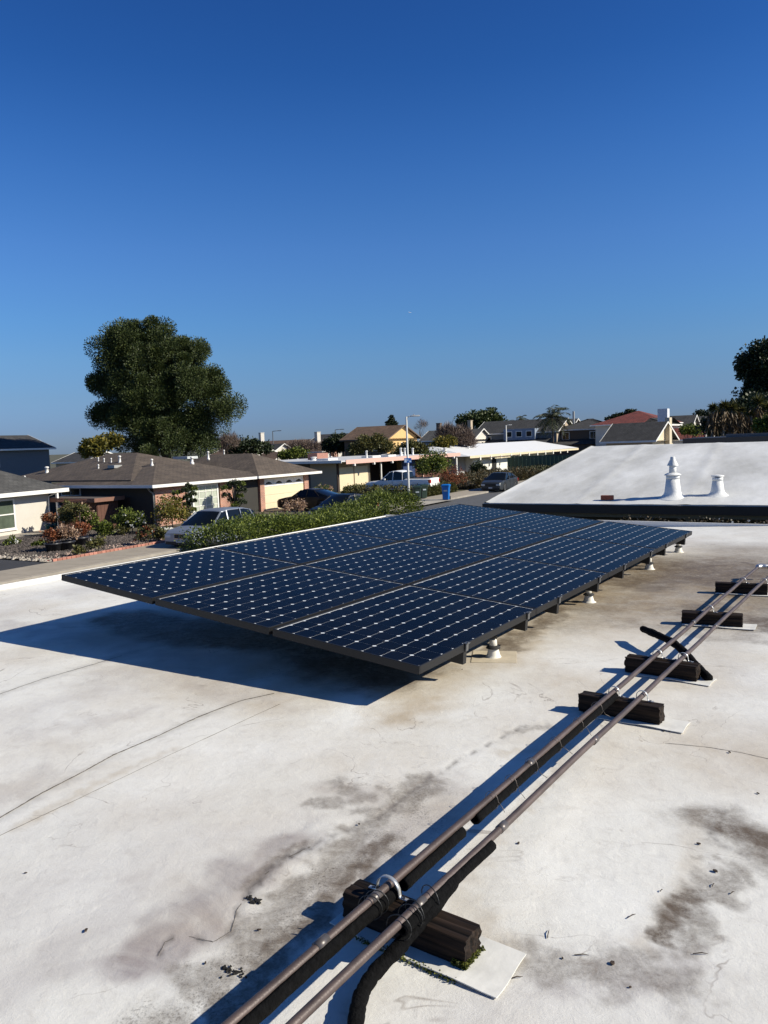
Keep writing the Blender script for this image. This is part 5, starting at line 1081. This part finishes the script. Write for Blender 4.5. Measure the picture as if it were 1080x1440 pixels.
bush(235, 725, 39.5, 1.15, 1.75, yel_leaf, 'large yellow-green shrub at the brick corner of the brown-roofed house', 91, 3200)
bush(225, 745, 37.2, .55, .55, hedge_leaf, 'low shrub covered in white flowers beside the silver car', 92, 700, fl=(white_flower, 120))
bush(215, 752, 35.8, .5, .7, olive_leaf, 'olive shrub in front of the white-flowered one', 93, 900)
bush(195, 752, 34.6, .45, .95, olive_leaf, 'thin olive and rust shrub by the brick edging', 94, 700, fl=(red_leaf, 20), stem=False)
bush(128, 764, 32.5, .5, .75, olive_leaf, 'small rose bush with one white bloom near the pavement', 95, 700, fl=(white_flower, 3), stem=False)
bush(100, 770, 31.6, .35, .5, olive_leaf, 'low sparse green plant on the mulch near the driveway', 96, 400)
bush(48, 745, 35.8, .3, .3, hedge_leaf, 'tiny green plant at the foot of the white wall', 97, 200)
bush(8, 760, 36.5, .35, .45, hedge_leaf, 'pot plant under the window at the left edge', 98, 400, fl=(white_flower, 6))
bush(410, 705, 46.5, .9, 1.2, pale_leaf, 'pale dry grass clump beside the garage and the dark coupe', 99, 900)
bush(452, 700, 58, .9, 1.3, hedge_leaf, 'shrub with pink-white flowers between the two garages', 100, 1600, fl=(pale_leaf, 120))
bush(606, 664, 70, 1.7, 3.1, hedge_leaf, 'round green tree standing behind the white pickup', 101, 5000, ln=.18, wd=.06, name='tree', cat='tree')
bush(637, 680, 66, 1.3, 1.9, red_leaf, 'rust-coloured shrub beside the tailgate of the pickup', 102, 2000)
bush(672, 660, 90, 1.2, 1.6, dark_leaf, 'dark cloud-pruned shrub in front of the white house', 103, 2500, ln=.2, wd=.07)
bush(352, 736, 37.5, .01, .01, hedge_leaf, 'leaf litter by the kerb', 104, 40) if False else None
# cloud-pruned topiaries beside the window
def topiary(px0, D, balls, label, seed):
    b_ = far(px0, D); root = empty('topiary', b_, 0, label, 'topiary', 'topiaries flanking the white window'); mb = MB()
    tops = []
    for j, (px, py, r_) in enumerate(balls):
        p = far(px, D+random.uniform(-.25, .25)); z = hgt(px, py, D); q = (p.x-b_.x, p.y-b_.y, z); k_ = r_*D/F
        mb.tube([(0, 0, z*.35), (q[0]*.5, q[1]*.5, z*.75), q], [.04, .03, .02], 5)
        fast('foliage_ball', clumps([(*q, k_*1.05, k_*1.05, k_*.85)], 26, 30, k_*.35, .06, .025, .4, .2, .1, seed+j), 4, dark_leaf if j % 3 else hedge_leaf, root)
    mb.tube([(0, 0, 0), (.05, 0, 2.0)], [.07, .04], 7).build('trunk', bark, root, True)
topiary(258, 42.5, [(244, 694, 5.5), (256, 690, 5), (262, 684, 4.5), (268, 688, 5), (266, 696, 5), (258, 700, 5), (250, 704, 4), (266, 705, 5), (257, 710, 5), (265, 718, 5), (255, 720, 5), (240, 702, 3.5)], 'cloud-pruned topiary of small balls left of the white window', 110)
topiary(325, 46.0, [(314, 688, 7), (322, 681, 6), (330, 680, 6), (336, 682, 6), (314, 698, 6), (331, 690, 5), (333, 698, 5), (322, 704, 6), (336, 708, 7), (326, 712, 7), (338, 690, 5)], 'cloud-pruned topiary of larger balls right of the white window', 130)

# ================================================================== FRONT GARDENS
mulch = pm('dark_mulch', (.060, .050, .046), .95, var=.7, scale=14, bump=.03, bscale=22)
sg = strip('garden_bed', 19.8, 28.5, -37.5, KT-2.5, G+.06, mulch, 1)
strip('garden_soil', 28.5, 46, -33.5, KT-2.5, G+.05, pm('garden_soil', (.085, .075, .05), .95, var=.5, scale=3, bump=.03, bscale=12), 1)
strip('asphalt_driveway', 13, 19.3, -40, KT-2.36, G+.075, pm('dark_driveway', (.035, .035, .038), .85, var=.15, scale=5), 1)
strip('garage_driveway', 40, 45.2, -32.4, KT-2.35, G+.09, concrete, 1)
def stones(name, label, n, f, size, mat, seed, cat='stones', kind='stuff'):
    rs = random.Random(seed); mb = MB()
    for i in range(n):
        x, y, z = f(rs); k_ = size*rs.uniform(.5, 1.4); a = rs.uniform(0, 3); V = []
        for q in range(5): V.append((x+k_*math.cos(a+q*1.257)*rs.uniform(.7, 1.2), y+k_*math.sin(a+q*1.257)*rs.uniform(.7, 1.2), z-.01))
        V.append((x+rs.uniform(-.2, .2)*k_, y, z+k_*.7)); mb.add(V, [(q, (q+1) % 5, 5) for q in range(5)])
    return tag(mb.build(name, mat), label, cat, None, kind)
def pos_st(s0, s1, t0, t1, z=.07):
    def f(rs): p = st(rs.uniform(s0, s1), rs.uniform(t0, t1), G+z); return p.x, p.y, p.z
    return f
stones('mulch_lumps', 'dark mulch lumps covering the front garden', 5200, pos_st(20, 28.4, -35.5, KT-2.8), .075, pm('mulch_lump', (.07, .058, .052), .95, var=.5, scale=5, island=.6), 201)
stones('pale_stones', 'pale pebbles bordering the dark driveway', 420, pos_st(19.5, 20.6, -36, KT-2.6), .07, pm('pale_pebble', (.34, .30, .25), .9, island=.45), 202)
stones('pale_stones', 'pale stones scattered beside the brick edging', 420, pos_st(20, 27, -28.3, -26.9), .07, pm('pink_pebble', (.30, .22, .18), .9, island=.5), 203)
stones('red_bark', 'red bark chips along the brick edging', 1500, pos_st(19.6, 28.5, -27.1, -26.45), .05, pm('red_bark_chip', (.12, .022, .016), .9, island=.5), 204)
def edging():
    root = empty('brick_edging', st(19.5, -26.38), R(90-SA), 'row of pale red bricks edging the front garden', 'edging'); me = None; bm_ = pm('edging_brick', (.42, .19, .14), .9, var=.2, scale=10, obj_rand=.25)
    for i in range(42):
        if me is None: o = MB().box(0, .2, -.05, .05, 0, .19).build('brick', bm_, root); bevel(o, .012, 1); me = o.data
        else: o = share('brick', me, root)
        o.location = (i*.215, 0, 0); o.rotation_euler = (0, 0, random.uniform(-.06, .06))
edging()
def shed():
    p = st(28.9, -35.0); root = empty('garden_shed', p, R(90-SA), 'low reddish-brown board shed with flat roof in front of the dark wall', 'shed')
    for i in range(9): MB().box(0, .03, .0+i*.24, .23+i*.24, 0, 1.72).build('board', brown_wood, root)
    for i in range(6): MB().box(.03+i*.24, .26+i*.24, -.03, .0, 0, 1.72).build('board', brown_wood, root)
    MB().box(.03, 1.5, .01, 2.2, 0, 1.7).build('body', dark_brown, root)
    MB().box(-.35, 1.7, -.3, 4.2, 1.74, 1.80).build('roof', pm('brown_grey_roofing', (.09, .075, .065), .9, var=.2), root); MB().box(-.39, -.35, -.34, 4.2, 1.60, 1.82).box(-.35, 1.7, -.34, -.3, 1.60, 1.82).build('fascia', pm('faded_brown_paint', (.20, .10, .07), .8), root)
shed()
def lattice():
    p = far(74, 41.5); root = empty('lattice_fence', p, R(14), 'brown lattice-topped fence beside the white house corner', 'fence')
    for i in range(7): MB().box(i*.2, i*.2+.17, 0, .03, 0, 1.25).build('board', brown_wood, root)
    L_ = 1.5
    for i in range(9): MB().obox((i*.17, 0, 1.28), (min(L_, i*.17+.5), 0, 1.28+min(.5, L_-i*.17)), .015, .03).build('slat', brown_wood, root)
    MB().box(0, L_, -.03, .05, 1.76, 1.82).box(0, L_, -.03, .05, 1.24, 1.29).build('rail', brown_wood, root)
lattice()
def gate_wall():
    p = st(30.7, -32.6-2.2)
# street lamp
def street_lamp(px, py, D, top_py, label, arm=1.0, sign=False, arm_dir=1, r=.085):
    b_ = far(px, D); z = hgt(px, top_py, D); root = empty('street_lamp', b_, 0, label, 'street lamp'); lm = pm('white_lamp_pole', (.50, .50, .48), .45, var=.08)
    MB().lathe([(r*1.9, 0), (r*1.8, .12), (r*1.25, .16), (r, .3), (r*.8, z)], 14).build('pole', lm, root, True)
    MB().tube([(0, 0, z-.06), (arm_dir*arm*.5, 0, z+.02), (arm_dir*arm*.8, 0, z+.03)], .035, 8).build('arm', lm, root, True)
    h_ = MB().box(arm_dir*arm*.72, arm_dir*(arm*.72+.62), -.12, .12, z-.01, z+.09).build('lamp_head', lm, root); bevel(h_, .03, 2)
    MB().lathe([(.04, z+.09), (.04, z+.16)], 8, (arm_dir*(arm*.72+.2), 0, 0)).build('photocell', steel_m, root)
    if sign:
        zs = hgt(px, 647.5, D); blue = pm('blue_sign', (.02, .12, .42), .5); sg_ = MB().box(-.26, .26, -.15, -.13, zs-.17, zs+.17).build('sign_plate', blue, root); wm = pm('sign_white', (.5, .62, .75), .5)
        MB().box(-.24, -.08, -.156, -.151, zs-.13, zs+.13).build('sign_mark', wm, sg_); MB().lathe([(.045, 0), (.045, .004)], 12, (0, 0, 0)).build('sign_mark', wm, sg_).matrix_basis = Matrix.Translation((.0, -.151, zs+.03)) @ Matrix.Rotation(R(90), 4, 'X')
        MB().box(.1, .24, -.156, -.151, zs-.12, zs-.02).build('sign_mark', wm, sg_)
    return root
street_lamp(572.5, 706, 54.7, 586, 'white street lamp with a small blue sign beside the green bin', .45, True)
street_lamp(712, 650, 130, 598, 'short white lamp post in front of the dormered house', .5, False, 1, .12)
for px, tp, lab in ((384, 606.5, 'thin dark street lamp on the skyline above the stacked gables'), (472, 604.5, 'thin dark street lamp left of the brown roof')):
    b_ = far(px, 170); z = hgt(px, tp, 170); r_ = empty('street_lamp', b_, 0, lab, 'street lamp'); dm = pm('dark_lamp_metal', (.07, .075, .08), .6); MB().tube([(0, 0, 0), (0, 0, z)], [.14, .09], 8).build('pole', dm, r_, True); MB().tube([(0, 0, z), (1.3, 0, z+.1)], .07, 6).build('arm', dm, r_, True); MB().box(1.1, 1.9, -.15, .15, z, z+.14).build('lamp_head', dm, r_)
def bin_(px, py, mat, label, rz, h=1.08):
    p = at(px, py, G+.12); root = empty('wheeled_bin', p, rz, label, 'bin', 'wheeled bins at the kerb'); n = 8; V = []
    def ring(w_, d_, z, c=.06): return [(-w_+c, -d_, z), (w_-c, -d_, z), (w_, -d_+c, z), (w_, d_-c, z), (w_-c, d_, z), (-w_+c, d_, z), (-w_, d_-c, z), (-w_, -d_+c, z)]
    rings = [ring(.22, .26, .05), ring(.24, .29, .5), ring(.27, .34, h-.14), ring(.30, .37, h-.13), ring(.30, .37, h-.07)]
    V = sum(rings, []); Fc = [(i*8+j, i*8+(j+1) % 8, (i+1)*8+(j+1) % 8, (i+1)*8+j) for i in range(4) for j in range(8)]+[tuple(range(8))[::-1], tuple(range(32, 40))]
    mesh('tub', V, Fc, mat, root)
    lr = [ring(.31, .38, h-.065), ring(.31, .38, h-.02), ring(.24, .30, h+.03)]; V = sum(lr, []); mesh('lid', V, [(i*8+j, i*8+(j+1) % 8, (i+1)*8+(j+1) % 8, (i+1)*8+j) for i in range(2) for j in range(8)]+[tuple(range(8))[::-1], tuple(range(16, 24))], mat, root)
    MB().tube([(-.24, .38, h-.05), (-.24, .45, h-.02), (.24, .45, h-.02), (.24, .38, h-.05)], .018, 6).build('handle', mat, root, True)
    for sx in (-1, 1):
        o = MB().lathe([(.13, -.03), (.13, .03)], 16).build('wheel', rub, root); o.location = (sx*.25, .28, .13); o.rotation_euler = (0, R(90), 0)
    MB().box(-.12, .12, -.345, -.33, .62, .72).build('label_patch', pm('faded_white_print', (.35, .4, .42), .6), root)
bin_(586.5, 705, pm('dark_green_plastic', (.018, .038, .028), .45, var=.1), 'dark green wheeled bin next to the lamp post', R(5)); bin_(595, 701, pm('dark_green_plastic_b', (.018, .038, .028), .45, var=.1), 'green wheeled bin half hidden behind the nearer green one', R(18), 1.02)
bin_(627.5, 703, pm('bright_blue_plastic', (.0, .13, .45), .4, var=.1), 'bright blue wheeled bin at the kerb', R(-12))

# ================================================================== VEHICLES
tyre_m = pm('tyre_rubber', (.015, .015, .015), .85); rim_m = pm('alloy_rim', (.45, .45, .46), .3, metal=.7); chrome = pm('chrome_trim', (.6, .6, .6), .2, metal=.9)
car_glass = pm('car_glass', (.005, .006, .006), .06, var=.2, spec=.35); headl = pm('headlight_glass', (.5, .52, .52), .12, spec=.8); taill = pm('tail_light', (.35, .01, .01), .2); plate_m = pm('number_plate', (.5, .5, .5), .5); blackp = pm('black_trim', (.012, .012, .012), .6)
def paint(name, c, met=.3): return pm(name, c, .4, var=.03, scale=1, metal=met, coat=.12, spec=.3)
def ip(tab, x):
    xs = [a for a, b in tab]; return float(np.interp(x, xs, [b for a, b in tab]))
def vehicle(name, label, loc, az, L_, W_, deck, house, pm_, wheels, wr=.33, clear=.22, cat='car', topw=.76, roofx=None, grille=True, pillars=(), kid=False, chrome_win=False, bed=None):
    root = empty(name, loc, R(90-az), label, cat); hw = W_/2
    xs = sorted(set([-L_/2+i*L_/64 for i in range(65)])); rings = []
    for x in xs:
        e = abs(2*x/L_); w_ = hw*(1-.10*e**5-.05*max(0, e-.93)/.07); zd = ip(deck, x); zb = clear+.10*max(0, e-.9)/.1; za = zb
        for xw in wheels:
            d = abs(x-xw)
            if d < wr*1.18: za = max(za, wr*.98+math.sqrt((wr*1.18)**2-d*d)*.98)
        za = min(za, zd-.10); zm = za+(zd-za)*.55
        rings.append([(x, 0, zb), (x, w_*.80, zb), (x, w_*.985, za), (x, w_, zm), (x, w_*.975, zd-.07), (x, w_*.91, zd-.012), (x, w_*.5, zd+.012), (x, 0, zd+.018)])
    V = []; n = 8
    for r_ in rings: V += r_+[(a, -b, c) for a, b, c in r_[1:-1][::-1]]
    k_ = 14; Fc = [(i*k_+j, i*k_+(j+1) % k_, (i+1)*k_+(j+1) % k_, (i+1)*k_+j) for i in range(len(xs)-1) for j in range(k_)]+[tuple(range(k_)), tuple((len(xs)-1)*k_+j for j in range(k_))[::-1]]
    body = mesh('body', V, [f[::-1] for f in Fc], pm_, root); autosmooth(body, 32)
    # greenhouse
    hx = sorted(set([house[0][0]+(house[-1][0]-house[0][0])*i/24 for i in range(25)]+[a for a, b in house])); gr = []
    zr = max(b for a, b in house)
    for x in hx:
        z1 = ip(house, x); z0 = ip(deck, x)-.03; f = (z1-z0)/(zr-z0+1e-6); wt = hw*(.92-(.92-topw)*max(0, min(1, f)))
        gr.append([(x, hw*.92, z0), (x, wt, max(z0, z1-.03)), (x, wt*.86, max(z0, z1)), (x, 0, max(z0, z1+.015))])
    V = []
    for r_ in gr: V += r_+[(a, -b, c) for a, b, c in r_[:-1][::-1]]
    k_ = 7; Fc = [(i*k_+j, (i+1)*k_+j, (i+1)*k_+j+1, i*k_+j+1) for i in range(len(hx)-1) for j in range(k_-1)]+[tuple(range(k_)), tuple((len(hx)-1)*k_+j for j in range(k_))[::-1]]
    g = mesh('windows', V, Fc, car_glass, root); autosmooth(g, 40)
    rx0, rx1 = roofx; V = []; rr = [x for x in np.linspace(rx0, rx1, 12)]
    for x in rr:
        z1 = ip(house, x)
        for q in (-1, -.86, -.4, 0, .4, .86, 1): V.append((x, q*hw*topw*1.01, z1+.028-(.05 if abs(q) == 1 else (.012 if abs(q) > .8 else 0))+.008*(1-q*q)))
    Fc = [(i*7+j, (i+1)*7+j, (i+1)*7+j+1, i*7+j+1) for i in range(11) for j in range(6)]; ro = mesh('roof_panel', V, Fc, pm_, root, True); ro.modifiers.new('s', 'SOLIDIFY').thickness = .03
    for (xa, xb) in pillars:      # (x at the belt, x at the roof)
        pl = MB()
        for sg in (-1, 1): pl.obox((xa, sg*hw*.925, ip(deck, xa)-.02), (xb, sg*hw*(topw+.008), ip(house, xb)-.0), .05, .06)
        pl.build('pillar', pm_ if not chrome_win else pm_, root)
    if chrome_win:
        c_ = MB()
        for sg in (-1, 1):
            pts = [(x, sg*hw*(.935-(.92-topw)*max(0, (ip(house, x)-ip(deck, x))/(zr-ip(deck, x)))*.96), ip(house, x)-.05) for x in np.linspace(house[0][0]+.25, house[-1][0]-.3, 14)]
            c_.tube(pts, .016, 5)
        c_.build('window_trim', chrome, root)
    for xw in wheels:
        for sg in (-1, 1):
            wz = MB().lathe([(wr*.62, -.11), (wr*.93, -.11), (wr, -.08), (wr, .08), (wr*.93, .11), (wr*.62, .11)], 24).build('wheel', tyre_m, root); wz.location = (xw, sg*(hw-.13), wr); wz.rotation_euler = (R(90), 0, 0)
            rm = MB().lathe([(wr*.64, -.09), (wr*.64, .09)], 20).build('rim', blackp, wz)
            sp = MB()
            for q in range(6):
                a = q*math.pi/3; sp.obox((math.cos(a)*.04, math.sin(a)*.04, -sg*.10), (math.cos(a)*wr*.6, math.sin(a)*wr*.6, -sg*.095), .05, .02)
            sp.tube([(wr*.62*math.cos(a), wr*.62*math.sin(a), -sg*.10) for a in [i*math.pi/10 for i in range(20)]], .018, 6, True); sp.lathe([(.06, -.005), (.05, .01)], 10, (0, 0, -sg*.10)); sp.build('spokes', rim_m, wz)
    MB().box(-L_/2+.25, L_/2-.25, -hw*.72, hw*.72, clear-.04, ip(deck, 0)*.7).build('underbody', blackp, root)
    zf = ip(deck, L_/2-.08); zr_ = ip(deck, -L_/2+.05)
    if grille:
        for sg in (-1, 1):
            h_ = MB().box(L_/2-.16, L_/2+.005, sg*hw*.50, sg*hw*.86, zf-.24, zf-.08).build('headlight', headl, root); bevel(h_, .03, 2)
        if kid:
            for sg in (-1, 1): o = MB().box(L_/2-.04, L_/2+.02, sg*.03, sg*.24, zf-.26, zf-.06).build('grille', blackp, root); MB().box(L_/2+.015, L_/2+.03, sg*.02, sg*.25, zf-.07, zf-.05).box(L_/2+.015, L_/2+.03, sg*.02, sg*.25, zf-.28, zf-.26).build('grille_frame', chrome, o)
        else: MB().box(L_/2-.04, L_/2+.012, -hw*.45, hw*.45, zf-.26, zf-.08).build('grille', blackp, root)
        MB().box(L_/2-.10, L_/2+.02, -hw*.8, hw*.8, clear+.03, clear+.17).build('lower_bumper', blackp, root)
        MB().box(L_/2+.012, L_/2+.03, -.16, .16, zf-.44, zf-.33).build('number_plate', plate_m, root)
    for sg in (-1, 1):
        MB().box(-L_/2-.01, -L_/2+.16, sg*hw*.70, sg*hw*.9, zr_-.36, zr_-.10).build('tail_light', taill, root)
        mx = house[-1][0]-.55; m_ = MB().box(mx-.08, mx+.08, sg*hw*.96, sg*(hw+.17), ip(deck, mx)+.0, ip(deck, mx)+.13).build('mirror', pm_, root); bevel(m_, .03, 2)
        d_ = MB()
        for xd in [a for a, b in pillars[1:]] or [0]: d_.box(xd-.008, xd+.008, sg*(hw*.99), sg*(hw+.003), clear+.15, ip(deck, xd)-.10)
        d_.build('door_gap', blackp, root)
        MB().box(pillars[1][0]+.12, pillars[1][0]+.3, sg*(hw-.005), sg*(hw+.028), ip(deck, 0)-.20, ip(deck, 0)-.165).build('door_handle', pm_, root)
    if bed:
        bx0, bx1, bz = bed
        MB().box(bx0+.08, bx1, -hw*.82, hw*.82, bz-.02, bz+.03).build('bed_cover', blackp, root)
        MB().box(-L_/2-.10, -L_/2+.06, -hw*.93, hw*.93, .48, .68).build('rear_bumper', white_paint, root)
        MB().box(-L_/2-.02, -L_/2+.02, -hw*.68, hw*.68, .74, bz-.05).build('tailgate', pm_, root); MB().box(-L_/2-.028, -L_/2-.02, -.14, .14, .8, .92).build('number_plate', plate_m, root)
    return root
sv = paint('silver_blue_paint', (.28, .31, .36), .5); wh = paint('white_car_paint', (.84, .84, .82), .0); nv = paint('dark_navy_paint', (.008, .009, .012), .1); bk = paint('black_car_paint', (.010, .009, .010), .2); cg = paint('charcoal_paint', (.05, .055, .06), .5)
fr_ = at(253, 775, G); h_ = azd(207)
vehicle('parked_suv', 'silver SUV with twin kidney-shaped grilles parked behind the hedge', fr_-h_*2.33+Vector((0, 0, .0)), 207, 4.67, 1.87,
        [(-2.33, 1.02), (-1.9, 1.08), (.9, 1.05), (1.4, 1.02), (2.1, .92), (2.33, .80)], [(-2.2, 1.05), (-1.95, 1.50), (-1.3, 1.65), (-.2, 1.68), (.35, 1.61), (1.25, 1.04)], sv, (-1.4, 1.42), .36, .26, 'car', .74, (-1.95, .35), True, ((1.15, .38), (.05, .0), (-.95, -.95), (-1.95, -1.7)), kid=True).scale = (1, 1, .93)
cc = far(436, 50.3)
vehicle('parked_coupe', 'black fastback coupe in front of the cream garage door', cc+Vector((0, 0, .09)), 300, 4.6, 1.84,
        [(-2.3, .95), (-1.6, .99), (.8, .95), (1.6, .88), (2.2, .76), (2.3, .68)], [(-1.75, .98), (-.6, 1.33), (0, 1.39), (.35, 1.36), (1.15, .92)], bk, (-1.35, 1.4), .34, .18, 'car', .70, (-.6, .3), True, ((1.05, .38), (-.1, -.1), (-1.1, -.6)))
f2 = far(447, 42.0)
vehicle('parked_sedan', 'dark navy sedan with chrome window line parked behind the hedge', f2+azd(33)*2.2+Vector((0, 0, .0)), 213, 4.6, 1.84,
        [(-2.3, .98), (-1.6, 1.0), (.9, .95), (1.6, .90), (2.2, .78), (2.3, .7)], [(-2.0, 1.0), (-1.1, 1.38), (-.2, 1.46), (.4, 1.42), (1.35, .94)], nv, (-1.35, 1.4), .33, .2, 'car', .72, (-1.1, .35), True, ((1.2, .42), (.0, -.05), (-.95, -.9), (-1.9, -1.2)), chrome_win=True)
t0 = at(612, 695, G+.1)
vehicle('pickup_truck', 'white pickup truck with black bed cover parked on the driveway', t0+azd(299)*2.95, 299, 5.9, 2.02,
        [(-2.95, 1.30), (-.75, 1.30), (-.7, 1.22), (1.0, 1.20), (1.6, 1.16), (2.7, 1.05), (2.95, .88)], [(-.72, 1.28), (-.55, 1.82), (.1, 1.92), (.6, 1.86), (1.55, 1.18)], wh, (-1.75, 1.95), .42, .42, 'pickup', .80, (-.55, .6), True, ((1.45, .63), (.35, .3), (-.55, -.5)), bed=(-2.9, -.78, 1.30))
s0 = at(690, 692.5, G)
vehicle('parked_sedan', 'charcoal grey sedan parked at the kerb beside the white roof corner', s0+azd(27)*2.4, 207, 4.85, 1.86,
        [(-2.42, 1.02), (-1.6, 1.04), (.9, .98), (1.6, .93), (2.3, .80), (2.42, .7)], [(-2.0, 1.02), (-1.1, 1.40), (-.2, 1.48), (.4, 1.44), (1.4, .97)], cg, (-1.4, 1.42), .34, .2, 'car', .72, (-1.1, .35), True, ((1.25, .42), (.05, 0), (-.95, -.9), (-1.9, -1.2)))
# shrub in the gap beyond the own roof
def gap_shrub():
    c = at(1030, 742, -.1); root = empty('shrub', (c.x, c.y, G), R(90-NA-90), 'sparse brown and white-flecked shrub in the gap before the white-roofed house', 'shrub'); rs = np.random.default_rng(77)
    mb = MB()
    for i in range(12): x = rs.uniform(-1.6, 2.5); mb.tube([(x*.8, .1, 0), (x, .2+rs.normal()*.1, 1.6), (x+rs.normal()*.1, .3, 2.75)], [.03, .02, .006], 5)
    mb.build('stems', bark, root)
    n = 5200; P = np.stack([rs.uniform(-1.75, 3.0, n), rs.uniform(-.25, .55, n), 2.1+rs.random(n)**1.2*.78], 1); keep = fbm(P[:, 0]+5, P[:, 2], 2.2, 3, 8)+.25*rs.random(n) > .50+.25*(P[:, 2]-2.5); P = P[keep]
    fast('foliage', leaves(P, rs.normal(size=P.shape), .055, .016, rs), 4, leafm('dry_shrub_leaves', (.07, .055, .03), .6, .2, (.18, .13, .08)), root)
    Q = P[rs.random(len(P)) < .014]; fast('flowers', leaves(Q, rs.normal(size=Q.shape), .05, .02, rs), 4, white_flower, root)['kind'] = 'stuff'
gap_shrub()
# far aircraft
def aircraft():
    d = ray(576.5, 439.3).normalized(); p = Vector((0, 0, HC))+d*9000; root = empty('aircraft', p, R(20), 'tiny white aircraft high in the clear sky', 'aircraft'); am = pm('white_aircraft', (.8, .8, .8), .4)
    MB().tube([(-16, 0, 0), (-14, 0, 0), (10, 0, 0), (16, 0, 0)], [.6, 1.6, 1.9, .4], 10).build('fuselage', am, root, True)
    MB().add([(3, 0, -.5), (-3, 15, 0), (-5, 15, 0), (-3, 0, -.5), (-3, -15, 0), (-5, -15, 0), (3, 0, -.1), (-3, 15, .3), (-5, 15, .3), (-3, 0, -.1), (-3, -15, .3), (-5, -15, .3)], [(0, 1, 2, 3), (9, 8, 7, 6), (0, 3, 5, 4), (10, 11, 9, 6), (0, 6, 7, 1), (4, 10, 6, 0), (2, 8, 9, 3), (3, 9, 11, 5)]).build('wings', am, root)
    MB().add([(-11, -.2, 1), (-15, -.2, 1), (-16, -.2, 6), (-14, -.2, 6), (-11, .2, 1), (-15, .2, 1), (-16, .2, 6), (-14, .2, 6)], [(0, 1, 2, 3), (7, 6, 5, 4), (0, 4, 5, 1), (3, 2, 6, 7), (0, 3, 7, 4), (1, 5, 6, 2)]).build('tail_fin', am, root)
aircraft()
